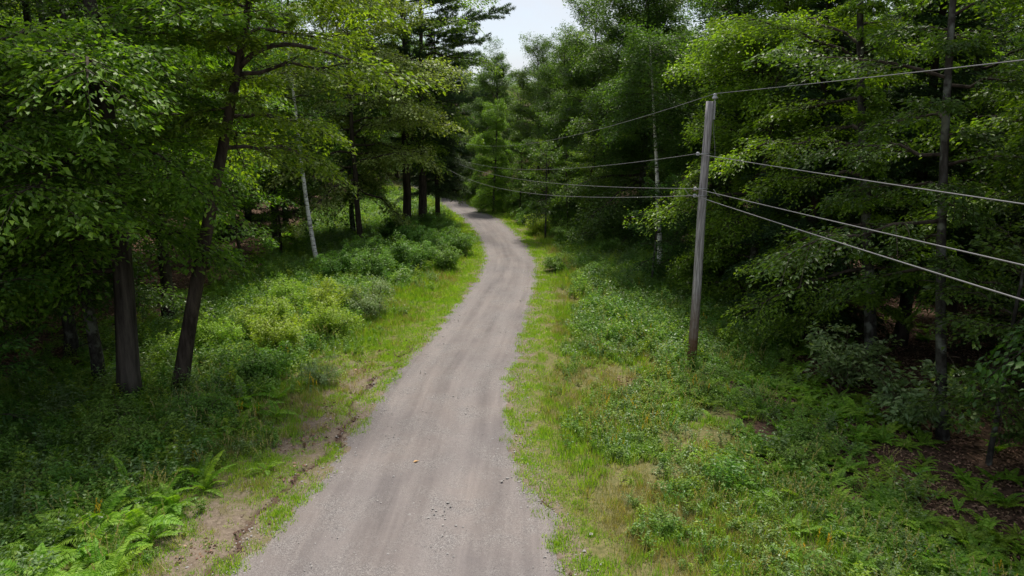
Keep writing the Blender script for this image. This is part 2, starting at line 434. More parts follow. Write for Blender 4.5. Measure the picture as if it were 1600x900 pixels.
# ------------------------------------------------------------------ gravel road
def road_mat():
    m, n, l = mat_new('gravel')
    out = n.new('ShaderNodeOutputMaterial'); pb = n.new('ShaderNodeBsdfPrincipled')
    pb.inputs['Roughness'].default_value = 0.93; pb.inputs['Specular IOR Level'].default_value = 0.2
    uv = n.new('ShaderNodeUVMap'); uv.uv_map = 'UVMap'
    sx = n.new('ShaderNodeSeparateXYZ'); l.new(uv.outputs['UV'], sx.inputs['Vector'])
    tc = n.new('ShaderNodeTexCoord')
    def noise(s, det=6, vec=None, rough=0.6):
        x = n.new('ShaderNodeTexNoise'); x.inputs['Scale'].default_value = s; x.inputs['Detail'].default_value = det
        x.inputs['Roughness'].default_value = rough
        l.new(vec or tc.outputs['Object'], x.inputs['Vector']); return x.outputs['Fac']
    def ramp(fac, stops):
        r = n.new('ShaderNodeValToRGB'); e = r.color_ramp.elements
        e[0].position, e[1].position = stops[0][0], stops[-1][0]; e[0].color, e[1].color = rgba(stops[0][1]), rgba(stops[-1][1])
        for p, c in stops[1:-1]:
            k = e.new(p); k.color = rgba(c)
        l.new(fac, r.inputs['Fac']); return r.outputs['Color']
    def mixc(f, a, b, bt='MIX', fv=None):
        x = n.new('ShaderNodeMix'); x.data_type = 'RGBA'; x.blend_type = bt
        if f is not None: l.new(f, x.inputs['Factor'])
        else: x.inputs['Factor'].default_value = fv
        for s, v in (('A', a), ('B', b)):
            if isinstance(v, tuple): x.inputs[s].default_value = rgba(v)
            else: l.new(v, x.inputs[s])
        return x.outputs['Result']
    # compacted tracks run along the road: noise stretched in v
    mp = n.new('ShaderNodeMapping'); mp.inputs['Scale'].default_value = (1.7, 0.09, 1); l.new(uv.outputs['UV'], mp.inputs['Vector'])
    streak = noise(1.6, 6, mp.outputs['Vector'])
    base = ramp(streak, [(0.30, (0.140, 0.123, 0.121)), (0.5, (0.188, 0.165, 0.160)), (0.72, (0.25, 0.22, 0.211))])
    blot = ramp(noise(0.55, 5), [(0.35, (0.84, 0.85, 0.88)), (0.65, (1.1, 1.07, 1.04))])
    base = mixc(None, base, blot, 'MULTIPLY', 1.0)
    # two packed wheel tracks, paler and smoother than the loose strip between them
    wv = n.new('ShaderNodeMath'); wv.operation = 'MULTIPLY_ADD'; wv.inputs[1].default_value = 0.5
    l.new(noise(0.35, 3), wv.inputs[0]); l.new(sx.outputs['X'], wv.inputs[2])
    trk = ramp(wv.outputs['Value'], [(0.0, (0, 0, 0)), (1.0, (0, 0, 0))])
    tr_node = trk.node; cr = tr_node.color_ramp
    mr0 = n.new('ShaderNodeMapRange'); mr0.inputs['From Min'].default_value = -1.8; mr0.inputs['From Max'].default_value = 2.2
    l.new(wv.outputs['Value'], mr0.inputs['Value']); l.new(mr0.outputs['Result'], tr_node.inputs['Fac'])
    for c0 in (-0.70, 1.0):
        q0 = (c0 + 1.8) / 4.0
        for dq, v in ((-0.095, 0), (-0.035, 0.8), (0.035, 0.8), (0.095, 0)):
            e0 = cr.elements.new(q0 + dq); e0.color = (v, v, v, 1)
    packed = ramp(noise(30, 5), [(0.3, (0.21, 0.187, 0.184)), (0.7, (0.28, 0.250, 0.245))])
    brk = n.new('ShaderNodeMath'); brk.operation = 'MULTIPLY'; l.new(trk, brk.inputs[0]); l.new(noise(0.8, 5), brk.inputs[1])
    base = mixc(brk.outputs['Value'], base, packed)
    # loose grey gravel shows outside the two wheel tracks
    vo = n.new('ShaderNodeTexVoronoi'); vo.inputs['Scale'].default_value = 70; l.new(tc.outputs['Object'], vo.inputs['Vector'])
    stone = ramp(vo.outputs['Color'], [(0.15, (0.06, 0.057, 0.062)), (0.5, (0.155, 0.148, 0.153)), (0.85, (0.32, 0.305, 0.30))])
    patch = ramp(noise(1.1, 8, None, 0.7), [(0.42, (0.06, 0.06, 0.06)), (0.66, (0.7, 0.7, 0.7))])
    col = mixc(patch, base, stone)
    fine = ramp(noise(150, 3), [(0.3, (0.72, 0.72, 0.72)), (0.7, (1.25, 1.25, 1.25))])
    col = mixc(None, col, fine, 'MULTIPLY', 0.8)
    l.new(col, pb.inputs['Base Color'])
    bp = n.new('ShaderNodeBump'); bp.inputs['Strength'].default_value = 0.55; bp.inputs['Distance'].default_value = 0.012
    l.new(vo.outputs['Distance'], bp.inputs['Height'])
    bp2 = n.new('ShaderNodeBump'); bp2.inputs['Strength'].default_value = 0.5; bp2.inputs['Distance'].default_value = 0.05
    l.new(noise(7, 8), bp2.inputs['Height']); l.new(bp2.outputs['Normal'], bp.inputs['Normal'])
    l.new(bp.outputs['Normal'], pb.inputs['Normal'])
    l.new(pb.outputs['BSDF'], out.inputs['Surface'])
    return m
us = np.concatenate([np.linspace(-1.28, -0.86, 13), np.linspace(-0.8, 0.8, 31), np.linspace(0.86, 1.28, 13)])
sel = (PATH[:, 1] > -20)
pp, pnn = PATH[sel], PN[sel]
dist = np.r_[0, np.cumsum(np.linalg.norm(np.diff(pp, axis=0), axis=1))]
hl, hr = half_w(pp[:, 1])
off = np.where(us[None, :] > 0, us[None, :] * hr[:, None], us[None, :] * hl[:, None])
X = pp[:, None, 0] + pnn[:, None, 0] * off; Y = pp[:, None, 1] + pnn[:, None, 1] * off
au = np.abs(us)[None, :]
Z = 0.05 * (1 - au ** 2) + 0.012 * wob(X, Y, 1.9, 5) + 0.006 * wob(X, Y, 7, 2)
for c in (-0.95, 0.75): Z = Z - 0.022 * np.exp(-((off - c) / 0.28) ** 2)
Z = Z - 0.16 * sstep(0.98, 1.28, au + 0.09 * wob(X, Y, 1.7, 9) + 0.07 * wob(X, Y, 5.0, 4) + 0.04 * wob(X, Y, 13.0, 6))
acc = Acc(); nu, nv = len(us), len(pp)
idx = np.arange(nu * nv).reshape(nv, nu)
q = np.stack([idx[:-1, :-1], idx[:-1, 1:], idx[1:, 1:], idx[1:, :-1]], -1).reshape(-1, 4)
T = np.concatenate([q[:, [0, 1, 2]], q[:, [0, 2, 3]]])
acc.add(np.stack([X, Y, Z], -1).reshape(-1, 3), T)
me = acc.mesh('road', road_mat(), smooth=True)
uvl = me.uv_layers.new(name='UVMap')
uvv = np.stack([off, np.broadcast_to(dist[:, None], off.shape)], -1).reshape(-1, 2)
uvl.data.foreach_set('uv', uvv[T.ravel()].astype(np.float32).ravel())
tag(link('road', me), 'curving unpaved gravel road with wheel tracks', kind='structure')

# ------------------------------------------------------------------ plants: generators
def rng_of(seed): return np.random.default_rng(seed)

def spray(acc_w, acc_l, g, start, d, length, nleaf, leaf, aspect=0.55, droop=0.25, spread=0.30, wood=True, wr=0.012, tilt=0.42, hang=0.3, vert=1.0):
    """a twig with leaves to both sides in one loose shelf"""
    up = np.array([0, 0, 1.0]); d = nrm(d)
    def q(r): return start + d * (r * length)[:, None] - up * (droop * length * r * r)[:, None]
    if wood:
        rr = np.linspace(0, 1, 4); acc_w.tube(q(rr), np.linspace(wr, wr * 0.3, 4), 3, False)
    perp = nrm(np.cross(d, up))
    r = g.random(nleaf) ** 0.75
    sg = np.where(g.random(nleaf) < 0.5, -1.0, 1.0)
    lat = np.abs(g.normal(0, 0.55, nleaf)) * spread * length * (1.15 - 0.6 * r) * sg
    P = q(r) + perp * lat[:, None] + up * (g.normal(0, vert * (0.045 + 0.03 * length), nleaf) - np.abs(lat) * 0.22)[:, None]
    D = d * g.uniform(0.3, 1.0, nleaf)[:, None] + perp * (sg * g.uniform(0.3, 1.0, nleaf))[:, None] + g.normal(0, 0.25, (nleaf, 3)) - up * hang
    N = up + g.normal(0, tilt, (nleaf, 3))
    L = leaf * g.uniform(0.5, 1.3, nleaf)
    acc_l.leaves(P, D, N, L, L * aspect)

def joined(w, lf, bark, leafm, name='wood', smooth=False):
    """two sets of triangles with two materials as one mesh"""
    a = Acc()
    nw = sum(len(t) for t in w.t)
    a.add(np.concatenate(w.v), np.concatenate(w.t)); a.add(np.concatenate(lf.v), np.concatenate(lf.t))
    me = a.mesh(name, M[bark], smooth); me.materials.append(M[leafm])
    mi = np.ones(len(me.polygons), np.int32); mi[:nw] = 0
    me.polygons.foreach_set('material_index', mi)
    return me

def wander(g, p0, p1, n=9, amp=0.02):
    t = np.linspace(0, 1, n)[:, None]
    p = np.asarray(p0, float) * (1 - t) + np.asarray(p1, float) * t
    L = np.linalg.norm(np.asarray(p1, float) - np.asarray(p0, float))
    w = np.cumsum(g.normal(0, amp * L / n * 2, (n, 3)), 0); w -= t * w[-1]; w[:, 2] = 0
    return p + w

def trunk_flare(path, r0, r1):
    z = np.linspace(0, 1, len(path))
    return r0 * (1 - z) ** 0.8 + r1 + 0.35 * r0 * np.exp(-z * 26)

def resample(path, n):
    path = np.asarray(path, float)
    s = np.r_[0, np.cumsum(np.linalg.norm(np.diff(path, axis=0), axis=1))]
    t = np.linspace(0, s[-1], n)
    # smooth by cubic hermite on each coordinate
    out = np.stack([np.interp(t, s, path[:, k]) for k in range(3)], 1)
    for _ in range(3): out[1:-1] = 0.25 * out[:-2] + 0.5 * out[1:-1] + 0.25 * out[2:]
    return out

def broadleaf(seed, H=15, r0=0.2, crown0=2.5, Rad=3.6, nl=34, nsub=8, nleaf=44, leaf=0.13, path=None, droop=0.28,
              light_az=None, bias=0.35, low=1.0, bark='bark', leafm='edge', aspect=0.55, elev=(-6, 48), extra=(), dead=0, prof=None, hang=0.3, top_thin=0.8, twist=0.02, whole=False, open_az=None, open_k=0.3, vert=1.0, jit=8):
    g = rng_of(seed)
    w, tw, lf = Acc(), Acc(), Acc()
    path = resample(path, 16) if path is not None else wander(g, (0, 0, -0.3), (g.normal(0, 0.25), g.normal(0, 0.25), H), 16, twist)
    Hh = path[-1, 2]
    rad = trunk_flare(path, r0, 0.02)
    tw.tube(path, rad, 12)
    def at(h):
        return np.array([np.interp(h, path[:, 2], path[:, k]) for k in range(3)]), float(np.interp(h, path[:, 2], rad))
    up = np.array([0, 0, 1.0])
    limbs = []
    for i in range(nl):
        t = (i + g.random()) / nl
        h = crown0 + (Hh * 0.985 - crown0) * t
        az = i * 2.39996 + g.normal(0, 0.35)
        if prof: L = Rad * np.interp(t, prof[0], prof[1])
        else: L = Rad * (math.sin(math.pi * min(1, 0.22 + 0.62 * t)) ** 0.75) * (low if t < 0.12 else 1)
        L *= g.uniform(0.72, 1.15)
        if light_az is not None: L *= 1 + bias * math.cos(az - light_az)
        if open_az is not None and math.cos(az - open_az) > 0.3: L *= open_k
        el = R(np.interp(t, [0, 1], elev) + g.normal(0, jit))
        limbs.append((h, az, max(L, 0.5), el, t))
    limbs += [(h, az, L, R(el), 0.3) for h, az, L, el in extra]
    for h, az, L, el, t in limbs:
        p, rt = at(h)
        dh = np.array([math.cos(az), math.sin(az), 0])
        s = np.linspace(0, 1, 7)
        side = np.array([-dh[1], dh[0], 0]) * g.normal(0, 0.12)
        lp = p + dh * (s * L * math.cos(el))[:, None] + side * (s * s * L)[:, None] + up * (s * L * math.sin(el) - droop * L * s * s * (1.1 - 0.6 * t))[:, None]
        lp[1:-1] += g.normal(0, 0.02 * L, (5, 3))
        lr = min(rt * 0.55, 0.016 * L + 0.012)
        w.tube(lp, lr * np.linspace(1, 0.22, 7), 5, False)
        dens = 1.0 if h < 11.5 else top_thin
        ns = max(3, int(round(nsub * min(1.25, 0.45 + L / Rad * 0.6))))
        for k in range(ns + 1):
            sk = 0.24 + 0.74 * (k + g.uniform(-.3, .3)) / ns
            sk = min(max(sk, 0.1), 1.0)
            b = np.array([np.interp(sk, s, lp[:, c]) for c in range(3)])
            tang = nrm(lp[min(6, int(sk * 6) + 1)] - lp[int(min(sk, 0.99) * 6)])
            perp = nrm(np.cross(tang, up))
            for sd in ((-1, 1) if k < ns else (0,)):
                sl = (0.42 * L * (1.1 - 0.62 * sk) + 0.25) * g.uniform(0.7, 1.25)
                sl = min(sl, 1.9)
                d = tang * g.uniform(0.45, 0.9) + perp * sd * g.uniform(0.7, 1.0) + up * g.normal(0.02, 0.16)
                spray(w, lf, g, b, d, sl, int(nleaf * dens * min(1.3, 0.4 + sl * 0.75)), leaf, aspect, droop=0.22, spread=0.36, wr=0.008 + 0.004 * sl, hang=hang, vert=vert)
    for i in range(dead):                                        # bare dead twigs low on the stem
        h = crown0 * g.uniform(0.35, 1.0); p, rt = at(h); az = g.uniform(0, 6.28); L = g.uniform(0.5, 1.6)
        s = np.linspace(0, 1, 5)
        lp = p + np.array([math.cos(az), math.sin(az), 0.1]) * (s * L)[:, None] - up * (0.3 * L * s * s)[:, None] + g.normal(0, 0.03, (5, 3))
        w.tube(lp, np.linspace(0.018, 0.005, 5), 4, False)
    if whole: tw.add(np.concatenate(w.v), np.concatenate(w.t)); return joined(tw, lf, bark, leafm)
    return joined(tw, w, bark, 'bark', 'trunk', True), lf.mesh('crown', M[leafm])

def conifer(seed, H=16, r0=0.22, base=1.0, Rad=2.8, nl=80, nleaf=70, bark='bark_pine', leafm='hemlock', needle=0.17, droop=0.25, rise=0.1, tuft=False, nsub=6, gaps=0.0, whole=False, extra=()):
    g = rng_of(seed); w, lf = Acc(), Acc()
    path = wander(g, (0, 0, -0.3), (g.normal(0, 0.2), g.normal(0, 0.2), H), 14, 0.012)
    rad = trunk_flare(path, r0, 0.015); w.tube(path, rad, 10)
    up = np.array([0, 0, 1.0])
    for i in range(nl + len(extra)):
        t = (i + g.random()) / nl
        if g.random() < gaps: continue
        h = base + (H * 0.99 - base) * t; az = i * 2.39996 + g.normal(0, 0.3)
        if i >= nl: h, az, XL = extra[i - nl]; t = (h - base) / (H - base)
        if tuft: L = Rad * (0.55 + 0.5 * math.sin(math.pi * min(1, t * 1.05))) * (1 - 0.55 * t ** 3) * g.uniform(0.6, 1.25)
        else: L = Rad * (1 - t) ** 0.8 * g.uniform(0.75, 1.15) + 0.15
        if i >= nl: L = XL
        p = np.array([np.interp(h, path[:, 2], path[:, k]) for k in range(3)])
        dh = np.array([math.cos(az), math.sin(az), 0]); s = np.linspace(0, 1, 6)
        lp = p + dh * (s * L)[:, None] + up * (s * L * (rise + 0.35 * t) - droop * L * s * s)[:, None]
        if tuft: lp += up * (0.10 * L * s ** 3)[:, None]
        w.tube(lp, (0.012 + 0.010 * L) * np.linspace(1, 0.25, 6), 4, False)
        s0 = 0.35 if tuft else 0.12
        ns = max(2, int(nsub * (0.4 + L / Rad)))
        for k in range(ns + 1):
            sk = min(1.0, s0 + (0.98 - s0) * (k + g.uniform(-.3, .3)) / ns)
            b = np.array([np.interp(sk, s, lp[:, c]) for c in range(3)])
            perp = nrm(np.cross(dh, up))
            for sd in ((-1, 1) if k < ns else (0,)):
                sl = (0.36 * L * (1.1 - 0.7 * sk) + 0.18) * g.uniform(0.7, 1.25)
                d = dh * 0.75 + perp * sd * 0.8 + up * (g.normal(0.15, 0.15) if tuft else g.normal(-0.05, 0.1))
                n = int(nleaf * (0.35 + sl * 0.9))
                if tuft:
                    r = g.random(n) ** 0.6; dd = nrm(d)
                    P = b + dd * (r * sl)[:, None] + g.normal(0, 0.05, (n, 3))
                    D = dd * 0.6 + g.normal(0, 0.55, (n, 3)) + up * 0.25
                    lf.leaves(P, D, g.normal(0, 1, (n, 3)), needle * g.uniform(0.7, 1.2, n), needle * 0.22)
                else:
                    spray(w, lf, g, b, d, sl, n, needle, 0.26, droop=0.3, spread=0.30, wood=sl > 0.55, wr=0.008, tilt=0.35, hang=0.2)
    if whole: return joined(w, lf, bark, leafm)
    return w.mesh('trunk', M[bark], True), lf.mesh('crown', M[leafm])

def shrub(seed, H=1.6, Rad=1.2, ns=9, nleaf=60, leaf=0.09, leafm='shrub_green', aspect=0.5, nsp=7, spread=0.34, hang=0.25):
    g = rng_of(seed); w, lf = Acc(), Acc(); up = np.array([0, 0, 1.0])
    for i in range(ns):
        az = i * 2.39996 + g.normal(0, 0.3); lean = g.uniform(0.1, 1.0); hh = H * g.uniform(0.65, 1.1) * (1 - 0.25 * lean)
        b = np.array([g.normal(0, 0.12 * Rad), g.normal(0, 0.12 * Rad), -0.05]); s = np.linspace(0, 1, 7)
        dh = np.array([math.cos(az), math.sin(az), 0])
        lp = b + dh * (Rad * 0.75 * lean * s ** 1.3)[:, None] + up * (hh * (s - 0.12 * s ** 3))[:, None] + g.normal(0, 0.025, (7, 3))
        w.tube(lp, (0.008 + 0.006 * H) * np.linspace(1, 0.25, 7), 5, False)
        for k in range(nsp):
            sk = 0.2 + 0.8 * (k + g.random()) / nsp
            p = np.array([np.interp(sk, s, lp[:, c]) for c in range(3)])
            a2 = g.uniform(0, 6.28)
            d = np.array([math.cos(a2), math.sin(a2), 0]) + dh * 0.5 + up * g.uniform(-0.05, 0.45)
            sl = Rad * g.uniform(0.3, 0.62) * (1.15 - 0.5 * sk)
            spray(w, lf, g, p, d, sl, nleaf, leaf, aspect, droop=0.25, spread=spread, wr=0.006, hang=hang)
    return w.mesh('stems', M['stem'], True), lf.mesh('foliage', M[leafm])

def frond(acc_, seed, L=0.85, az=0.0, pitch=62, end=-18, npair=20, wmax=0.16, base=(0, 0, 0), thin=False):
    """one fern frond: arching rachis with tapering pinnae to both sides"""
    g = rng_of(seed); n = 14; s = np.linspace(0, 1, n)
    el = np.radians(np.interp(s, [0, 0.35, 1], [pitch, pitch * 0.55, end]))
    st = L / (n - 1)
    h = np.r_[0, np.cumsum(np.cos(el[:-1]) * st)]; z = np.r_[0, np.cumsum(np.sin(el[:-1]) * st)]
    ca, sa = math.cos(az), math.sin(az)
    bend = g.normal(0, 0.10) * s * s * L
    P = np.stack([base[0] + ca * h - sa * bend, base[1] + sa * h + ca * bend, base[2] + z], 1)
    acc_.tube(P, np.linspace(0.007, 0.002, n), 3, False)
    side = np.array([-sa, ca, 0.0])
    k = np.linspace(0.13, 0.985, npair)
    c = np.stack([np.interp(k, s, P[:, j]) for j in range(3)], 1)
    tg = nrm(np.stack([np.interp(k, s, np.gradient(P[:, j])) for j in range(3)], 1))
    nn = np.cross(tg, side); nn = nn * np.sign(nn[:, 2:3] + 1e-6)
    wl_ = wmax * (L / 0.85) * np.interp(k, [0.1, 0.22, 0.42, 0.75, 1], [0.45, 0.85, 1.0, 0.62, 0.10])
    for sg in (-1, 1):
        D = side * sg + tg * 0.32 - nn * 0.10 + g.normal(0, 0.05, (npair, 3))
        acc_.leaves(c, D, nn + side * sg * 0.25, wl_ * g.uniform(0.9, 1.1, npair), L / npair * (1.15 if not thin else 1.3), 0.10)

def blades(acc_, g, n, rad, h, wdt=0.012, lean=0.5):
    a = g.uniform(0, 6.28, n); r = rad * np.sqrt(g.random(n))
    P = np.stack([np.cos(a) * r, np.sin(a) * r, np.full(n, -0.02)], 1)
    az = g.uniform(0, 6.28, n); le = np.abs(g.normal(0, lean, n))
    D = np.stack([np.cos(az) * le, np.sin(az) * le, np.ones(n)], 1)
    N = np.stack([np.cos(az), np.sin(az), -le * 0.5], 1) + g.normal(0, 0.3, (n, 3))
    L = h * g.uniform(0.45, 1.2, n)
    acc_.leaves(P, D, N, L, wdt * g.uniform(0.7, 1.4, n), 0.1)

# ------------------------------------------------------------------ scattering: instanced ground cover
def cover_group():
    ng = bpy.data.node_groups.new('scatter', 'GeometryNodeTree')
    ng.interface.new_socket('Geometry', in_out='INPUT', socket_type='NodeSocketGeometry')
    ng.interface.new_socket('Pieces', in_out='INPUT', socket_type='NodeSocketCollection')
    ng.interface.new_socket('Geometry', in_out='OUTPUT', socket_type='NodeSocketGeometry')
    N, Lk = ng.nodes, ng.links
    gi, go = N.new('NodeGroupInput'), N.new('NodeGroupOutput')
    ci = N.new('GeometryNodeCollectionInfo'); ci.inputs['Separate Children'].default_value = True; ci.inputs['Reset Children'].default_value = True
    ip = N.new('GeometryNodeInstanceOnPoints'); ip.inputs['Pick Instance'].default_value = True
    def attr(nm, ty):
        a = N.new('GeometryNodeInputNamedAttribute'); a.data_type = ty; a.inputs['Name'].default_value = nm
        return a.outputs['Attribute']
    er = N.new('FunctionNodeEulerToRotation')
    Lk.new(attr('rot', 'FLOAT_VECTOR'), er.inputs[0])
    Lk.new(gi.outputs['Geometry'], ip.inputs['Points']); Lk.new(gi.outputs['Pieces'], ci.inputs['Collection'])
    Lk.new(ci.outputs[0], ip.inputs['Instance']); Lk.new(attr('idx', 'INT'), ip.inputs['Instance Index'])
    Lk.new(er.outputs[0], ip.inputs['Rotation']); Lk.new(attr('scl', 'FLOAT_VECTOR'), ip.inputs['Scale'])
    Lk.new(ip.outputs['Instances'], go.inputs['Geometry'])
    return ng
NG = cover_group()
def scatter(name, label, meshes, P, rot, scl, idxs, cat=None):
    c = bpy.data.collections.new(name + '_pieces')
    for i, m in enumerate(meshes):
        c.objects.link(bpy.data.objects.new('%s_piece_%02d' % (name, i), m))
    me = bpy.data.meshes.new(name)
    n = len(P)
    me.vertices.add(n); me.vertices.foreach_set('co', np.asarray(P, np.float32).ravel())
    for nm, ty, key, dat in (('rot', 'FLOAT_VECTOR', 'vector', rot), ('scl', 'FLOAT_VECTOR', 'vector', scl)):
        a = me.attributes.new(nm, ty, 'POINT'); a.data.foreach_set(key, np.asarray(dat, np.float32).ravel())
    a = me.attributes.new('idx', 'INT', 'POINT'); a.data.foreach_set('value', np.asarray(idxs, np.int32))
    me.update()
    o = link(name, me)
    md = o.modifiers.new('scatter', 'NODES'); md.node_group = NG
    for it in NG.interface.items_tree:
        if it.item_type == 'SOCKET' and it.in_out == 'INPUT' and it.name == 'Pieces': md[it.identifier] = c
    tag(o, label, cat, kind='stuff')
    return o
def in_view(x, y, margin=5.0, ymin=7.0):
    """roughly what the camera could see from here or a few steps aside"""
    return (y > ymin) & (np.abs(x) < 0.76 * y + margin * 0.8)
def sample(seed, x0, x1, y0, y1, n, density, ymin=7.5):
    """random points kept with probability density(x, y, d)"""
    g = rng_of(seed)
    x = g.uniform(x0, x1, n); y = g.uniform(y0, y1, n)
    k = in_view(x, y, 3.0, ymin); x, y = x[k], y[k]
    d = road_d(x, y)
    k = g.random(len(x)) < density(x, y, d); x, y, d = x[k], y[k], d[k]
    return x, y, ground(x, y, d), d, g
def scatter_at(name, label, meshes, smp, smin, smax, tilt=0.15, flat=False, cat=None, sink=0.0, far=0.0):
    x, y, z, d, g = smp; n = len(x)
    s = g.uniform(smin, smax, n) * (1 + far * np.maximum(y - 20, 0) / 30)
    rot = np.stack([g.normal(0, tilt, n), g.normal(0, tilt, n), g.uniform(0, 6.283, n)], 1)
    scl = np.stack([s, s, s * g.uniform(0.8, 1.2, n)], 1)
    return scatter(name, label, meshes, np.stack([x, y, z - sink], 1), rot, scl, g.integers(0, len(meshes), n), cat)
# ------------------------------------------------------------------ trees
PI = math.pi
PR = {}
PR['edge_a'] = broadleaf(11, 15.5, 0.17, 0.5, 3.3, 56, 9, 74, 0.135, light_az=PI, bias=0.35, leafm='edge', bark='bark', vert=2.6, jit=20)
PR['edge_b'] = broadleaf(12, 16.5, 0.19, 0.6, 3.5, 56, 9, 74, 0.14, light_az=PI, bias=0.4, leafm='edge', bark='bark_grey', dead=4, vert=2.6, jit=20)
PR['beech'] = broadleaf(13, 15.0, 0.15, 0.5, 2.8, 58, 9, 70, 0.125, light_az=PI, bias=0.3, leafm='beech', bark='bark_grey', vert=2.4, jit=18)
PR['tall'] = broadleaf(14, 17.5, 0.22, 4.2, 4.0, 38, 8, 56, 0.145, leafm='maple', bark='bark', dead=9, vert=1.6, jit=12)
PR['tall_b'] = broadleaf(15, 17, 0.18, 3.0, 3.6, 38, 8, 56, 0.145, leafm='edge', bark='bark_grey', dead=10, vert=1.6, jit=12)
PR['maple'] = broadleaf(16, 15.5, 0.17, 3.6, 5.3, 40, 10, 52, 0.15, droop=0.30, leafm='maple_pale', bark='bark', aspect=0.8, light_az=-0.6, bias=0.2, vert=1.3, jit=12)
PR['birch'] = broadleaf(17, 15.5, 0.11, 6.2, 2.4, 26, 7, 40, 0.10, path=[(0.05, 0, -0.3), (-0.16, 0, 1.4), (-0.38, 0.05, 3.0), (-0.42, 0, 4.6), (-0.62, 0.05, 6.2), (-0.56, 0, 8.0), (-0.85, 0, 10.5), (-0.9, 0, 12.5), (-1.1, 0, 15)], leafm='birchleaf', bark='bark_birch', dead=4)
PR['sapling'] = broadleaf(18, 5.2, 0.045, 1.2, 1.5, 16, 5, 34, 0.12, leafm='edge', bark='bark_grey', elev=(5, 50))
PR['sapling_b'] = broadleaf(19, 6.5, 0.05, 0.9, 1.7, 20, 5, 36, 0.125, leafm='maple', bark='bark', elev=(0, 45))
PR['hemlock'] = conifer(21, 16.5, 0.24, 0.7, 3.1, 92, 84, needle=0.18)
PR['hemlock_b'] = conifer(22, 15.5, 0.20, 2.4, 2.8, 84, 84, droop=0.32, needle=0.18)
PR['pine'] = conifer(23, 22, 0.36, 5.5, 4.6, 50, 90, leafm='pine', needle=0.22, droop=0.12, rise=0.02, tuft=True, nsub=6, extra=[(15.6, -0.15, 6.8), (17.2, -0.5, 4.2), (14.4, -0.4, 4.2)])

def tree(proto, x, y, rot=0.0, s=1.0, label='', group=None, name='tree', sz=None, cat='tree'):
    tr, cr = PR[proto] if isinstance(proto, str) else proto
    e = bpy.data.objects.new(name, None); COL.objects.link(e)
    e.empty_display_size = 0.3
    e.location = (x, y, gz(x, y)); e.rotation_euler = (0, 0, rot); e.scale = (s, s, sz or s)
    tag(e, label, cat, group)
    link('trunk', tr, e); link('crown', cr, e)
    return e

# hero trees on the left
big = broadleaf(31, 17, 0.27, 4.4, 3.8, 30, 10, 66, 0.15, droop=0.30, light_az=-1.7, bias=0.2, leafm='maple', bark='bark_big', low=1.0,
                path=[(0, 0, -0.4), (0.08, 0, 1.2), (0.26, 0, 2.9), (0.38, 0, 6.0), (0.30, 0, 9.1), (0.0, 0.2, 13), (-0.1, 0.2, 17)], elev=(2, 48),
                extra=[(5.4, -1.4, 4.4, 16), (6.2, -1.5, 5.2, 14), (7.0, -1.2, 4.4, 14), (7.6, -1.9, 5.4, 10), (8.6, -1.2, 5.0, 10), (5.0, -2.1, 4.8, 12), (9.2, -1.6, 5.0, 6), (6.6, -2.4, 5.0, 10), (9.0, -0.9, 4.0, 12), (3.9, -2.2, 3.8, 6), (3.6, -2.8, 4.0, 2), (4.5, -1.75, 3.6, 8), (4.2, 3.5, 3.6, 2), (4.7, -2.5, 4.4, 10)], top_thin=0.3)
bt = tree(big, -10.36, 18.25, label='big dark trunked maple at left, its leafy boughs drooping toward the road', name='maple_tree')
acc = Acc(); acc.tube(resample([(0.36, 0, 6.2), (0.0, 0.1, 7.6), (-0.55, 0.25, 9.4), (-1.1, 0.4, 12.0)], 9), np.linspace(0.17, 0.06, 9), 9)
link('limb', acc.mesh('limb', M['bark_big'], True), bt.children[0])
lean = broadleaf(32, 14, 0.195, 6.6, 3.6, 32, 9, 60, 0.135, droop=0.30, light_az=0.6, bias=0.25, leafm='maple', bark='bark', open_az=-1.6, open_k=0.35,
                 path=[(-0.28, 0, -0.4), (-0.02, 0, 0.84), (0.40, 0, 2.4), (0.84, 0, 4.02), (1.53, 0, 6.35), (2.14, 0, 8.71), (2.53, 0, 9.62), (2.9, 0, 12), (3.1, 0, 14.2)], elev=(0, 45))
lt = tree(lean, -9.02, 18.74, label='slender dark tree leaning to the right beside the ferns at left', name='leaning_tree')
acc = Acc(); acc.tube(resample([(2.12, 0, 8.55), (2.35, -0.05, 8.85), (2.9, -0.1, 9.15), (3.6, -0.15, 9.2), (4.5, -0.1, 8.95), (5.2, 0, 8.7)], 12), np.linspace(0.085, 0.02, 12), 8)
link('limb', acc.mesh('limb', M['bark'], True), lt.children[0])

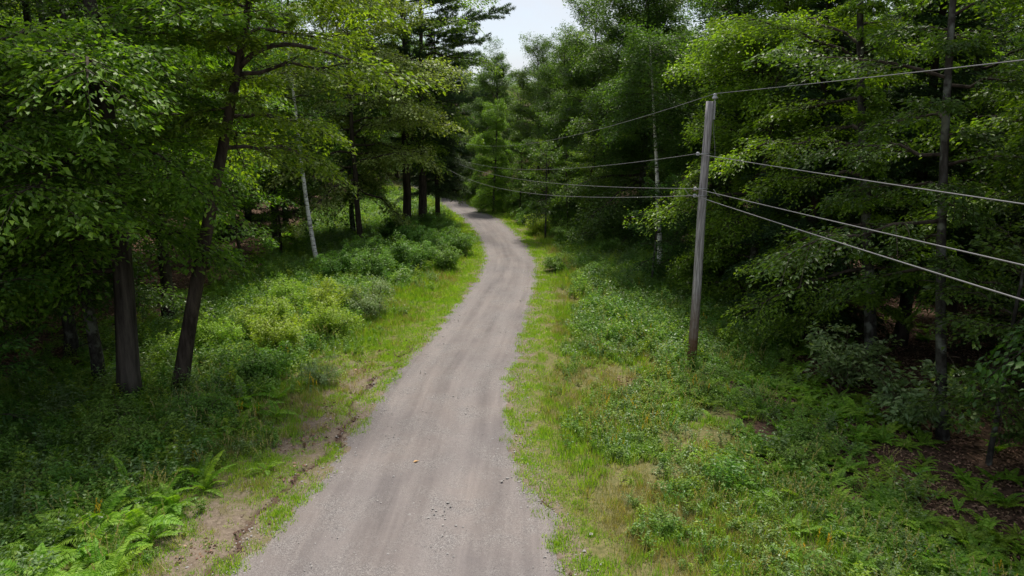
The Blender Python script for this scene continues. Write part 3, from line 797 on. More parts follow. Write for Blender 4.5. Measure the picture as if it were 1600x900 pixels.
TREES = [
    # left, along the road and into the wood
    ('maple', -9.2, 43.0, 0.0, 1.0, 'broad pale leaved maple with a straight slim trunk before the bright clearing', None, 'maple_tree'),
    ('birch', -10.65, 38.5, 0.0, 1.0, 'white barked birch leaning left above the shrubs', None, 'birch_tree'),
    ('sapling_b', -13.57, 41.7, 0.6, 1.25, 'slim pale stemmed young tree just left of the leaning white birch', None, 'young_tree'),
    ('tall', -7.42, 50.4, 0.4, 1.3, 'stout dark trunked tree, left one of the pair by the road bend', None, 'tree'),
    ('pine', -6.34, 51.4, 0.0, 0.86, 'tall pine by the road bend reaching a needled branch into the sky', None, 'pine_tree'),
    ('hemlock_b', -5.55, 54.0, 1.0, 0.92, 'dark hemlock with a slim trunk hugging the left edge of the road bend', None, 'hemlock_tree'),
    ('hemlock', -6.0, 75.0, 2.0, 1.0, 'dark hemlock above the spot where the road disappears', None, 'hemlock_tree'),
    ('tall_b', -10.95, 48.6, 1.9, 0.9, 'thin dark trunk left of the slim maple trunk near the clearing', None, 'tree'),
    ('sapling_b', -12.6, 33.0, 2.2, 1.35, 'young maple with tiered leaves between the leaning tree and the birch', None, 'young_tree'),
    ('tall_b', -12.1, 19.9, 0.5, 0.85, 'thin dark tree standing close behind the big maple trunk', None, 'tree'),
    ('sapling', -11.7, 14.6, 1.0, 1.0, 'dark young tree in the shade at the left border above the ferns', None, 'young_tree'),
    # right, the wall of trees
    ('beech', 9.5, 28.2, 0.2, 1.0, 'tall light green tree clothed to the ground just left behind the utility pole', None, 'beech_tree'),
    ('edge_a', 10.2, 33.2, -0.2, 0.97, 'dense dark green tree left of the light green one behind the pole', None, 'broadleaf_tree'),
    ('edge_b', 7.6, 42.0, 0.35, 1.0, 'broad dark tree at the outer side of the road bend', None, 'broadleaf_tree'),
    ('hemlock', 10.6, 25.0, 0.6, 0.85, 'dark evergreen filling the shade right behind the utility pole', None, 'hemlock_tree'),
    ('edge_a', 5.6, 51.5, -0.5, 0.95, 'green tree on the right of the road just past the bend', None, 'broadleaf_tree'),
    ('beech', -1.6, 60.5, 0.4, 0.60, 'yellow green tree catching light at the far end of the road', None, 'beech_tree'),
    ('sapling', 2.1, 45.5, 0.4, 1.1, 'light green young tree at the foot of the dark trees by the bend', None, 'young_tree'),
    ('edge_b', -1.4, 71.0, 0.3, 0.82, 'dense dark leafy tree rising where the road turns out of sight', None, 'broadleaf_tree'),
    ('edge_a', 2.4, 65.0, 0.6, 0.88, 'leafy tree beside the turn with its top under the open sky', None, 'broadleaf_tree'),
    ('edge_b', -5.2, 78.0, 0.5, 0.80, 'farthest tree closing the view at the end of the road', None, 'broadleaf_tree'),
    ('sapling', 6.2, 31.2, 1.4, 0.9, 'low leafy young tree hiding the foot of the right hand birch', None, 'young_tree'),
    ('sapling_b', 3.7, 47.2, 0.4, 0.85, 'bushy young maple at the foot of the trees outside the bend', None, 'young_tree'),
    ('sapling_b', 5.2, 45.0, 2.0, 0.95, 'dark young maple in the shade farther outside the bend', None, 'young_tree'),
    ('sapling_b', 2.6, 53.6, 3.1, 0.9, 'young maple leaning over the right verge past the bend', None, 'young_tree'),
    ('sapling_b', 0.6, 58.6, 4.4, 0.85, 'young maple beside the last visible stretch of road', None, 'young_tree'),
    ('sapling_b', -1.6, 65.2, 5.3, 0.9, 'farthest young maple right of the vanishing road', None, 'young_tree'),
    ('sapling', 10.57, 14.72, 0.0, 1.0, 'slim pale stemmed sapling at the dark wood edge on the far right', None, 'sapling'),
    ('sapling', 11.2, 14.1, 2.0, 0.8, 'low dark sapling at the right border beside the slim pale stem', None, 'sapling'),
]
r1 = broadleaf(41, 15.5, 0.165, 1.6, 2.9, 48, 9, 62, 0.12, light_az=PI, bias=0.35, leafm='beech', bark='bark_grey',
               path=[(0, 0, -0.3), (-0.25, 0, 1.6), (-0.6, 0, 4), (-1.1, 0, 7.2), (-1.54, 0, 10.4), (-1.8, 0, 15.5)], droop=0.3, open_az=-1.75, open_k=0.14)
rb = broadleaf(43, 10.5, 0.115, 7.4, 2.3, 26, 8, 60, 0.115, path=[(0, 0, -0.3), (-0.05, 0, 1.6), (-0.28, 0, 3.6), (-0.36, 0, 5.4), (-0.62, 0, 7.4), (-0.7, 0, 8.8), (-0.95, 0, 10.8)], leafm='edge', bark='bark_birch', dead=6, elev=(-15, 40), vert=3)
r2 = broadleaf(42, 15.5, 0.11, 3.8, 3.2, 34, 8, 56, 0.12, light_az=PI, bias=0.2, leafm='edge', bark='bark_grey',
               path=[(0, 0, -0.3), (-0.3, 0, 1.6), (-0.7, 0, 4.5), (-0.95, 0, 7.2), (-1.15, 0, 9.8), (-1.3, 0, 15)], dead=8, open_az=-2.0, open_k=0.3)
tree(r1, 11.3, 21.4, label='yellow green tree right of the pole, its boughs reaching toward the wires', name='beech_tree')
tree(r2, 10.45, 16.1, label='straight trunk blotched with grey lichen at the dark wood on the right', name='tree')
tree(rb, 7.2, 34.2, label='white birch trunk showing through a gap in the dark right hand trees', name='birch_tree')
for t in TREES: tree(t[0], t[1], t[2], t[3], t[4], t[5], t[6], t[7])

GRP = {'L': ('background tree in the dark wood left of the road', 'background trees left of the road'),
       'R': ('background tree in the dark wood right of the utility pole', 'background trees right of the road'),
       'F': ('background tree in the wood beyond the road bend', 'background trees beyond the bend')}
BACK = [('tall', -15.0, 16.6, 'L'), ('tall_b', -14.6, 22.6, 'L'), ('hemlock_b', -18.3, 24.4, 'L'), ('tall', -13.4, 27.2, 'L'), ('tall_b', -17.2, 31.5, 'L'),
        ('hemlock', -20.4, 18.4, 'L'), ('tall', -21.5, 28.0, 'L'), ('tall', -16.2, 37.2, 'L'), ('tall_b', -15.0, 45.0, 'L'), ('hemlock_b', -20.2, 36.0, 'L'),
        ('tall', -19.0, 43.5, 'L'), ('tall_b', -17.4, 54.8, 'L'), ('hemlock', -19.6, 50.0, 'L'), ('tall', -17.0, 13.0, 'L'), ('hemlock_b', -24.5, 22.5, 'L'),
        ('tall_b', -23.5, 34.0, 'L'), ('tall', -24.0, 42.0, 'L'), ('hemlock', -18.6, 64.0, 'L'), ('tall', -21.5, 58.0, 'L'), ('tall_b', -14.4, 72.0, 'L'),
        ('tall_b', -15.2, 10.0, 'L'), ('tall_b', -16.6, 19.4, 'L'),
        ('hemlock_b', 13.2, 23.5, 'R'), ('edge_b', 12.4, 30.5, 'R'), ('hemlock', 10.3, 35.0, 'R'), ('edge_a', 8.2, 42.0, 'R'), ('edge_b', 4.2, 58.5, 'F'),
        ('tall', 14.2, 18.5, 'R'), ('tall_b', 14.0, 14.0, 'R'), ('edge_b', 13.6, 10.6, 'R'), ('hemlock', 17.2, 21.5, 'R'), ('tall', 17.5, 27.5, 'R'),
        ('hemlock_b', 15.5, 33.5, 'R'), ('tall', 12.6, 40.0, 'R'), ('edge_b', 9.6, 48.5, 'R'), ('tall_b', 17.4, 15.6, 'R'), ('hemlock', 17.0, 11.8, 'R'),
        ('tall', 21.0, 19.0, 'R'), ('hemlock_b', 21.5, 25.5, 'R'), ('tall_b', 15.6, 16.6, 'R'), ('hemlock', 20.0, 33.0, 'R'),
        ('edge_a', 6.0, 58.0, 'F'), ('tall', 10.0, 56.0, 'F'), ('edge_b', 3.8, 75.0, 'F'), ('tall', 6.4, 67.5, 'F'), ('hemlock', -10.2, 82.0, 'F'),
        ('edge_a', -1.8, 83.0, 'F'), ('tall_b', 4.5, 84.0, 'F'), ('tall', -15.0, 74.0, 'F'), ('tall_b', -16.5, 86.0, 'F'), ('edge_a', 9.8, 77.0, 'F')]
g = rng_of(5)
for k, x, y, z in BACK:
    sc = g.uniform(0.92, 1.06)
    if z == 'F': sc *= 0.82
    rot = g.uniform(-0.7, 0.7) if k.startswith('edge') else g.uniform(0, 6.28)
    con = k.startswith('hemlock')
    tree(k, x, y, rot, sc, GRP[z][0].replace('background tree', 'dark needled hemlock set back' if con else 'leafy broadleaf tree set back'), GRP[z][1].replace('trees', 'hemlocks' if con else 'broadleaf trees'), {'hemlock': 'hemlock_tree', 'hemlock_b': 'hemlock_tree'}.get(k, 'forest_tree'))

# the wood farther back, one mass
far_meshes = [broadleaf(51, 16, 0.2, 1.5, 3.6, 28, 6, 22, 0.22, leafm='edge', whole=True, top_thin=0.8),
              broadleaf(52, 17, 0.2, 2.5, 3.8, 28, 6, 22, 0.22, leafm='maple', whole=True, top_thin=0.8),
              conifer(53, 17, 0.22, 1.0, 3.0, 56, 26, needle=0.3, whole=True)]
def far_density(x, y, d):
    lat = np.abs(x + 1)
    ok = ((lat > 25.5) & (lat < 62) & (y < 120)) | ((y > 90) & (y < 135) & (lat < 62))
    return ok * np.ones_like(x)
smp = sample(61, -62, 62, -6, 135, 900, far_density, ymin=-30)
gg = rng_of(62)
xs, ys = gg.uniform(-62, 62, 5000), gg.uniform(4, 135, 5000)
k = far_density(xs, ys, None) > 0; xs, ys = xs[k], ys[k]
keep = []
for i in range(len(xs)):
    if all((xs[i] - xs[j]) ** 2 + (ys[i] - ys[j]) ** 2 > 4.0 ** 2 for j in keep): keep.append(i)
xs, ys = xs[keep], ys[keep]
k = np.abs(xs) < 0.85 * ys + 26; xs, ys = xs[k], ys[k]
gap = (ys > 86) & (xs / ys > -0.10) & (xs / ys < 0.07)              # lower trees where the sky shows over the road
fs = gg.uniform(0.85, 1.1, len(xs)) * np.where(gap, 0.66, 1.0)
fi = np.where(gap, gg.integers(0, 2, len(xs)), gg.integers(0, 3, len(xs)))
scatter('distant_wood', 'mass of distant trees behind the nearer ones', far_meshes, np.stack([xs, ys, ground(xs, ys)], 1),
        np.stack([gg.normal(0, 0.02, len(xs)), gg.normal(0, 0.02, len(xs)), gg.uniform(0, 6.28, len(xs))], 1), np.stack([fs, fs, fs], 1), fi)

# ------------------------------------------------------------------ shrubs
PR['s_bright'] = shrub(71, 1.7, 1.35, 12, 70, 0.085, 'shrub_bright', 0.5, 9)
PR['s_bright_b'] = shrub(72, 1.3, 1.2, 11, 64, 0.075, 'shrub_bright', 0.45, 9)
PR['s_green'] = shrub(73, 2.1, 1.5, 13, 76, 0.09, 'shrub_green', 0.5, 10)
PR['s_green_b'] = shrub(74, 1.0, 1.0, 11, 56, 0.075, 'shrub_green', 0.55, 8)
PR['s_pale'] = shrub(75, 1.9, 1.2, 12, 60, 0.08, 'shrub_pale', 0.36, 9)
PR['s_broad'] = shrub(76, 2.2, 1.5, 10, 24, 0.17, 'shrub_pale', 0.5, 9, 0.42)
PR['s_low'] = shrub(77, 0.75, 0.85, 10, 44, 0.06, 'weed', 0.5, 7)
def bush(proto, x, y, rot, s, label, group=None, sz=None, name='shrub'):
    st, fo = PR[proto]
    e = bpy.data.objects.new(name, None); COL.objects.link(e); e.empty_display_size = 0.2
    e.location = (x, y, gz(x, y)); e.rotation_euler = (0, 0, rot); e.scale = (s, s, sz or s)
    tag(e, label, 'shrub', group); link('stems', st, e); link('foliage', fo, e)
    return e
BUSH = [
    ('s_bright', -7.4, 21.6, 0.3, 1.0, 'bright yellow green shrub right of the leaning trunk, nearest of the sunny thicket'),
    ('s_bright', -8.5, 24.2, 1.7, 1.05, 'tall bright green shrub at the back of the sunny thicket'),
    ('s_bright_b', -6.3, 23.4, 2.9, 1.1, 'sunlit green shrub in the middle of the left thicket'),
    ('s_bright', -7.0, 26.6, 4.0, 0.95, 'bright green shrub behind the sunny thicket below the birch'),
    ('s_pale', -5.45, 26.4, 0.0, 0.95, 'grey green willowy shrub at the right end of the sunny thicket'),
    ('s_bright_b', -9.9, 22.3, 0.9, 1.2, 'yellow green shrub between the big trunk and the leaning trunk'),
    ('s_green_b', -7.2, 19.2, 0.2, 1.25, 'low green shrub at the foot of the sunny thicket'),
    ('s_bright_b', -9.3, 28.6, 2.2, 1.1, 'light green shrub farthest back in the thicket at left'),
    ('s_pale', -5.35, 18.9, 1.2, 0.55, 'low pale spreading shrub on the left verge beside the dirt'),
    ('s_green', -6.5, 33.4, 0.4, 1.0, 'dense green shrub at the left of the hedge inside the bend'),
    ('s_green', -5.2, 35.2, 2.0, 1.05, 'dense green shrub in the middle of the hedge inside the bend'),
    ('s_green', -4.2, 38.0, 3.3, 0.95, 'green shrub nearest the road in the hedge inside the bend'),
    ('s_green', -7.6, 36.8, 4.4, 1.05, 'dark green shrub at the back of the hedge under the maple'),
    ('s_green', -3.75, 41.8, 5.2, 0.85, 'green shrub at the road edge just before the far bend'),
    ('s_green', -5.7, 41.6, 1.1, 1.0, 'green shrub in front of the paired dark trunks'),
    ('s_green_b', -5.0, 47.2, 0.2, 1.1, 'last green shrub on the left before the road turns away'),
    ('s_green_b', -8.2, 14.4, 0.1, 1.05, 'leafy dark green shrub behind the foreground ferns'),
    ('s_green_b', -9.4, 15.8, 1.9, 1.1, 'dark green shrub at the foot of the big maple'),
    ('s_green_b', -7.3, 16.2, 3.0, 0.95, 'green shrub below the leaning tree at the edge of the dirt verge'),
    ('s_low', -9.9, 12.8, 4.1, 1.3, 'dim low shrub at the left border above the ferns'),
    ('s_green_b', -11.0, 14.4, 5.0, 1.0, 'shaded shrub deep at the left below the dark boughs'),
    ('s_bright', 1.75, 47.8, 0.0, 1.05, 'bright green upright shrub right of the far road bend'),
    ('s_green_b', 1.2, 53.0, 2.0, 1.4, 'green shrub on the right verge past the far bend'),
    ('s_green', 3.3, 43.0, 1.0, 0.8, 'rounded green shrub outside the bend beside the verge'),
    ('s_green', 5.0, 38.3, 2.5, 0.8, 'shaded green shrub under the dark trees outside the bend'),
    ('s_green_b', 2.3, 35.2, 3.6, 1.0, 'low green bush at the right road edge in the curve'),
    ('s_green_b', 4.0, 33.0, 0.7, 0.95, 'low green bush among the weeds right of the curve'),
    ('s_low', 5.05, 18.2, 0.3, 1.0, 'small leafy bush in front of the utility pole'),
    ('s_low', 5.7, 19.8, 2.3, 0.9, 'pale small bush at the foot of the utility pole on its right'),
    ('s_low', 6.85, 15.2, 1.4, 1.1, 'small blue green bush on the right hand bank'),
    ('s_low', 6.0, 14.2, 4.0, 0.95, 'small green bush lower on the right hand bank'),
    ('s_green', 1.9, 56.3, 0.6, 0.9, 'leafy bush at the far right verge below the young maples'),
    ('s_green', 0.2, 61.5, 2.6, 0.9, 'farthest bush on the right of the road'),
    ('s_green', 5.9, 41.0, 4.2, 0.95, 'bush in deep shade at the wall of trees outside the bend'),
    ('s_green', -7.6, 57.6, 0.9, 0.85, 'bush at the left road edge beside the hemlock trunk'),
    ('s_bright', -7.4, 61.5, 3.9, 0.9, 'light green bush at the end of the bright clearing'),
    ('s_green', -3.35, 35.6, 0.8, 0.8, 'rounded shrub bulging to the road edge at the start of the curve'),
    ('s_green', -2.95, 39.6, 2.8, 0.85, 'feathery shrub brushing the road edge in the middle of the curve'),
    ('s_green', -4.2, 45.2, 4.9, 0.85, 'upright shrub at the road edge below the hemlock'),
    ('s_green', -5.4, 49.2, 1.5, 0.9, 'shrub in front of the hemlock trunk at the bend'),
    ('s_green', -7.4, 45.6, 3.6, 1.05, 'tall shrub beneath the pale leaved maple'),
    ('s_green', -8.3, 33.8, 5.6, 0.9, 'shaded shrub at the far left of the hedge by the birch'),
    ('s_broad', 9.35, 19.2, 0.0, 1.0, 'pale large leaved shrub at the wood edge right of the pole'),
    ('s_broad', 10.15, 16.4, 2.0, 1.0, 'dusky large leaved shrub beside the slim saplings on the right'),
    ('s_green', 9.0, 23.4, 0.5, 0.8, 'dark green bush in the shade behind the pole'),
]
for b in BUSH: bush(*b)

# ------------------------------------------------------------------ fern clumps with their fronds
FRONDS = []
for i in range(5):
    a = Acc(); frond(a, 80 + i, L=0.85 + 0.05 * i, pitch=60 + 4 * (i % 3), end=-14 - 6 * (i % 2), npair=24, wmax=0.165)
    FRONDS.append(a.mesh('frond', M['fern']))
FG_EXTRA = [(-6.0, 12.3), (-6.9, 13.2), (-5.9, 11.2), (-7.0, 11.2), (-7.7, 11.3), (-6.6, 10.2), (-7.3, 9.4), (-8.5, 9.6), (-6.3, 9.3), (-7.8, 12.2), (-6.2, 11.75), (-9.2, 10.2)]
g = rng_of(90)
def fern(x, y, s, n, label, group=None):
    e = bpy.data.objects.new('fern', None); COL.objects.link(e); e.empty_display_size = 0.2
    e.location = (x, y, gz(x, y)); e.scale = (s, s, s)
    tag(e, label, 'fern', group)
    a0 = g.uniform(0, 6.28)
    for i in range(n):
        f = link('frond', FRONDS[int(g.integers(0, 5))], e)
        f.rotation_euler = (g.normal(0, 0.16), g.normal(0.08, 0.24), a0 + i * 6.283 / n + g.normal(0, 0.2))
        f.location = (0.03 * g.normal(), 0.03 * g.normal(), -0.02)
        k = g.uniform(0.55, 1.15); f.scale = (k, k, k)
FG = [(-5.75, 12.95, 1.0, 'bright fern at the right tip of the foreground fern bed'),
      (-6.35, 12.35, 1.1, 'large bright fern arching over the dirt verge in the foreground'),
      (-7.05, 12.55, 1.0, None), (-6.6, 11.5, 1.05, None), (-7.4, 11.7, 1.1, None), (-6.35, 10.65, 1.0, None), (-7.1, 10.75, 1.05, None), (-7.9, 10.9, 1.1, None),
      (-6.0, 9.95, 0.95, None), (-6.75, 9.85, 1.05, None), (-7.5, 9.95, 1.1, None), (-8.3, 10.2, 1.0, None), (-8.2, 11.8, 0.95, None), (-7.6, 12.9, 0.9, None),
      (-6.1, 13.5, 0.95, 'upright fern behind the foreground bed at the edge of the bare dirt'),
      (-8.9, 11.0, 1.0, None), (-8.0, 9.3, 1.0, None), (-6.9, 9.1, 1.0, None), (-8.6, 12.6, 0.85, None)]
FG = [(x - 0.3 * (x > -6.6), y, s * 0.88, lb) for x, y, s, lb in FG] + [(x - 0.35 * (x > -6.6), y, float(g.uniform(0.65, 0.85)), None) for x, y in FG_EXTRA]
for x, y, s, lb in FG:
    fern(x, y, s, int(g.integers(9, 13)), lb or 'bright green fern in the foreground bed at lower left', None if lb else 'ferns of the foreground bed')
for x, y, s in [(-6.45, 16.9, 0.9), (-6.15, 17.8, 0.85), (-7.0, 17.4, 0.9), (-6.5, 15.6, 0.85), (-7.8, 17.0, 0.85), (-5.85, 16.6, 0.7), (-6.9, 18.4, 0.85), (-8.4, 17.3, 0.8), (-8.9, 16.7, 0.8), (-9.6, 17.0, 0.8),
                (-10.2, 16.2, 0.8), (-7.7, 15.2, 0.75), (-8.7, 14.8, 0.75)]:
    fern(x, y, s, int(g.integers(7, 10)), 'fern among the shrubs beside the leaning trunk', 'ferns below the leaning tree')
fern(-5.15, 13.75, 0.42, 8, 'small lone fern on the bare dirt verge at left')

# ------------------------------------------------------------------ ground cover (uncounted)
def piece(fn, seed, mat):
    a = Acc(); fn(a, rng_of(seed)); return a.mesh('piece', mat)
def weedy(h, n, leaf, rad):
    def f(a, g):
        for i in range(n):
            az = g.uniform(0, 6.28); r = rad * math.sqrt(g.random()); b = np.array([math.cos(az) * r, math.sin(az) * r, -0.02])
            hh = h * g.uniform(0.5, 1.15); top = b + np.array([g.normal(0, 0.2) * hh, g.normal(0, 0.2) * hh, hh])
            m = 13; t = np.linspace(0.15, 1, m)[:, None]; P = b * (1 - t) + top * t
            a.tube(np.stack([b, top]), [0.004, 0.002], 3, False)
            aa = np.arange(m) * 2.4 + g.uniform(0, 6)
            D = np.stack([np.cos(aa), np.sin(aa), g.uniform(-0.2, 0.5, m)], 1)
            a.leaves(P, D, np.array([0, 0, 1.0]) + g.normal(0, 0.35, (m, 3)), leaf * g.uniform(0.6, 1.2, m), leaf * 0.45)
    return f
def ferny(L, n):
    def f(a, g):
        a0 = g.uniform(0, 6.28)
        for i in range(n): frond(a, int(g.integers(0, 99999)), L * g.uniform(0.7, 1.15), a0 + i * 6.283 / n + g.normal(0, 0.25), g.uniform(42, 66), g.uniform(-25, 0), 12, 0.15, thin=True)
    return f
def littery(n, rad):
    def f(a, g):
        az = g.uniform(0, 6.28, n); r = rad * np.sqrt(g.random(n))
        P = np.stack([np.cos(az) * r, np.sin(az) * r, g.uniform(0.005, 0.035, n)], 1)
        b = g.uniform(0, 6.28, n)
        a.leaves(P, np.stack([np.cos(b), np.sin(b), g.normal(0, 0.15, n)], 1), np.array([0, 0, 1.0]) + g.normal(0, 0.25, (n, 3)), g.uniform(0.05, 0.10, n), g.uniform(0.035, 0.06, n), 0.2)
    return f
OCT_V = nrm([[1, 0, 0], [-1, 0, 0], [0, 1, 0], [0, -1, 0], [0, 0, 1], [0, 0, -1], [.6, .6, .5], [-.6, .6, .5], [.6, -.6, .5], [-.6, -.6, .5]])
OCT_T = [(6, 0, 2), (6, 2, 4), (6, 4, 0), (7, 2, 1), (7, 4, 2), (7, 1, 4), (8, 3, 0), (8, 4, 3), (8, 0, 4), (9, 1, 3), (9, 3, 4), (9, 4, 1), (0, 5, 2), (2, 5, 1), (1, 5, 3), (3, 5, 0)]
def stony(n, rad, s0, s1):
    def f(a, g):
        for i in range(n):
            az = g.uniform(0, 6.28); r = rad * math.sqrt(g.random()); s = s0 + (s1 - s0) * g.random() ** 2.5
            v = OCT_V * g.uniform(0.75, 1.2, (10, 1)) * s * np.array([g.uniform(.8, 1.3), g.uniform(.8, 1.3), g.uniform(.45, .8)])
            c, sn = math.cos(az * 3), math.sin(az * 3)
            v = np.stack([v[:, 0] * c - v[:, 1] * sn, v[:, 0] * sn + v[:, 1] * c, v[:, 2]], 1)
            a.add(v + np.array([math.cos(az) * r, math.sin(az) * r, s * 0.15]), OCT_T)
    return f
P_short = [piece(lambda a, g: blades(a, g, 34, 0.15, 0.085, 0.010, 0.7), 100 + i, M['grass']) for i in range(3)]
P_mid = [piece(lambda a, g: blades(a, g, 34, 0.15, 0.20, 0.011, 0.55), 110 + i, M['grass']) for i in range(3)]
P_dry = [piece(lambda a, g: blades(a, g, 30, 0.16, 0.22, 0.008, 0.6), 120 + i, M['grass_dry']) for i in range(3)]
P_weed = [piece(weedy(0.22, 7, 0.055, 0.16), 130 + i, M[k]) for i, k in enumerate(('weed', 'weed', 'weed', 'shrub_pale', 'shrub_bright', 'shrub_green'))]
P_weed_t = [piece(weedy(0.52, 8, 0.085, 0.22), 140 + i, M[k]) for i, k in enumerate(('shrub_green', 'shrub_green', 'weed', 'shrub_bright', 'shrub_pale'))]
P_fern = [piece(ferny(0.55, 7), 150 + i, M[k]) for i, k in enumerate(('fern_dark', 'fern', 'fern_dark', 'fern'))]
P_litter = [piece(littery(16, 0.34), 160 + i, M['litter']) for i in range(4)]
P_stone = [piece(stony(9, 0.25, 0.008, 0.026), 170 + i, M['stone']) for i in range(4)]
P_clod = [piece(stony(6, 0.13, 0.02, 0.07), 180 + i, M['clod']) for i in range(3)]

def lod(y): return np.interp(y, [8, 14, 25, 45, 80], [1.0, 0.85, 0.5, 0.25, 0.12])
def e_right(y): return half_w(y)[1]
def e_left(y): return half_w(y)[0]
def d_short(x, y, d):
    r = d - e_right(y); l = -d - e_left(y)
    right = (r > -0.32 + 0.42 * wob(x, y, 2.6, 33)) * np.clip(0.62 + 0.6 * wob(x, y, 4.1, 34), 0.15, 1) * (1 - sstep(0.35, 1.5, r + 0.5 * wob(x, y, 1.2, 3))) * np.interp(y, [8, 12, 14], [0.75, 0.8, 1])
    rutside = (l > -0.2 + 0.3 * wob(x, y, 2.9, 35)) * np.clip(0.55 + 0.7 * wob(x, y, 3.7, 36), 0.05, 1) * (1 - sstep(0.15, 0.45, l + 0.25 * wob(x, y, 1.9, 2)))
    left = 0.75 * (l > 0.5) * (1 - sstep(2.2, 3.4, l)) * np.clip(0.5 + wob(x, y, 1.4, 6), 0.12, 1) + (y > 20) * (l > 0.1) * (1 - sstep(0.4, 1.4, l)) * 0.7
    clear = (y > 50) * (l > 0.6) * np.exp(-(((x + 11) / 5.5) ** 2 + ((y - 66) / 13) ** 2) ** 2) * 2.5
    sp = 0.02 * ((r > -1.3) & (r < 0) & (y < 14))
    return np.clip(np.maximum(np.maximum(right, rutside), np.maximum(left, clear)) + sp, 0, 1) * lod(y)
scatter_at('verge_grass', 'short bright grass along the road edges', P_short, sample(201, -16, 9, 7.5, 84, 220000, d_short), 0.75, 1.5, 0.12, far=0.6)
def d_mid(x, y, d):
    r = d - e_right(y); l = -d - e_left(y)
    right = sstep(0.5, 1.6, r) * (1 - sstep(4.5, 6.5, r)) * np.clip(0.42 + 0.75 * wob(x, y, 1.0, 11), 0.04, 1)
    left = sstep(0.9, 1.8, l) * (1 - sstep(3.4, 4.6, l)) * np.clip(0.35 + 0.5 * wob(x, y, 1.3, 12), 0, 1) * (y > 15) + (y > 22) * sstep(0.8, 1.6, l) * (1 - sstep(3, 4, l)) * 0.4
    clear = 1.0 * (y > 50) * (l > 0.6) * np.exp(-(((x + 11) / 5.5) ** 2 + ((y - 66) / 13) ** 2) ** 2) * 2.5
    return np.clip(np.maximum(np.maximum(right, left), clear), 0, 1) * lod(y)
scatter_at('meadow_grass', 'longer green grass on both roadside banks', P_mid, sample(202, -17, 12, 7.5, 84, 100000, d_mid), 0.7, 1.45, 0.15, far=0.6)
def d_dry(x, y, d):
    r = d - e_right(y); l = -d - e_left(y)
    right = sstep(0.6, 1.4, r) * (1 - sstep(4.2, 6.0, r)) * np.clip(0.45 + 0.8 * wob(x, y, 0.8, 14), 0.05, 1)
    left = sstep(0.6, 1.0, l) * (1 - sstep(2.6, 3.8, l)) * np.clip(0.25 + 0.5 * wob(x, y, 0.9, 15), 0.02, 1) * np.interp(y, [9, 16, 20], [0.35, 0.7, 1.4])
    return np.clip(np.maximum(right, left), 0, 1) * lod(y)
scatter_at('dry_grass', 'thin straw coloured grass on the roadside banks', P_dry, sample(203, -10, 11, 7.5, 50, 42000, d_dry), 0.6, 1.25, 0.2, far=0.6)
def d_weed(x, y, d):
    r = d - e_right(y); l = -d - e_left(y)
    right = sstep(1.0, 2.0, r) * (1 - sstep(6.0, 8.5, r)) * np.clip(0.35 + 0.75 * wob(x, y, 1.1, 16), 0.06, 1)
    left = sstep(1.2, 2.4, l) * (1 - sstep(5, 8, l)) * np.clip(0.25 + 0.6 * wob(x, y, 1.3, 17), 0.03, 1)
    return np.clip(np.maximum(right, left), 0, 1) * lod(y)
scatter_at('weeds', 'low leafy weeds mixed into the roadside grass', P_weed, sample(204, -13, 13, 7.5, 56, 80000, d_weed), 0.65, 1.45, 0.15, far=0.5)
def stalky(a, g):
    for i in range(5):
        b = np.array([g.normal(0, 0.12), g.normal(0, 0.12), -0.02]); hh = g.uniform(0.35, 0.62)
        top = b + np.array([g.normal(0, 0.1), g.normal(0, 0.1), hh]); a.tube(np.stack([b, top]), [0.004, 0.002], 3, False)
        m = 12; t = np.linspace(0.7, 1.05, m)[:, None]
        a.leaves(b * (1 - t) + top * t, np.stack([g.normal(0, 0.5, m), g.normal(0, 0.5, m), np.ones(m)], 1), g.normal(0, 1, (m, 3)), 0.035, 0.02)
P_stalk = [piece(stalky, 190 + i, M['grass_dry']) for i in range(3)]
M['petal'] = leaf_mat('yellow_petal', (0.45, 0.30, 0.02), (0.60, 0.42, 0.03), (0.70, 0.55, 0.06), 0.2, 0.5)
P_stalk.append(piece(stalky, 195, M['petal']))
scatter_at('seed_stalks', 'tan seed stalks and a few yellow flower heads on the banks', P_stalk[:3] * 3 + P_stalk[3:], sample(210, -9, 10, 8, 34, 9000, lambda x, y, d: d_weed(x, y, d) * 0.5), 0.6, 1.15, 0.12)
def d_tall(x, y, d):
    r = d - e_right(y); l = -d - e_left(y)
    right = sstep(19, 24, y) * sstep(1.6, 2.8, r + 0.4 * wob(x, y, 1, 2)) * (1 - sstep(7, 9, r)) + 0.14 * sstep(3.2, 4.6, r) * (1 - sstep(6.5, 8.5, r)) * (wob(x, y, 0.9, 19) > 0.0)
    left = sstep(2.4, 3.6, l + 0.4 * wob(x, y, 1, 2)) * (1 - sstep(9.5, 13, l)) * np.clip(0.65 + 0.5 * wob(x, y, 0.7, 18), 0.15, 1)
    left = np.maximum(left, (y > 50) * (l > 0.6) * np.exp(-(((x + 11) / 5.5) ** 2 + ((y - 64) / 11) ** 2) ** 2))
    return np.clip(np.maximum(right, left), 0, 1) * np.interp(y, [8, 20, 45, 70], [0.8, 0.8, 0.65, 0.5])
scatter_at('tall_weeds', 'knee high leafy weeds and brambles on the banks', P_weed_t, sample(205, -17, 12, 8, 76, 44000, d_tall), 0.65, 1.35, 0.14, far=0.3)
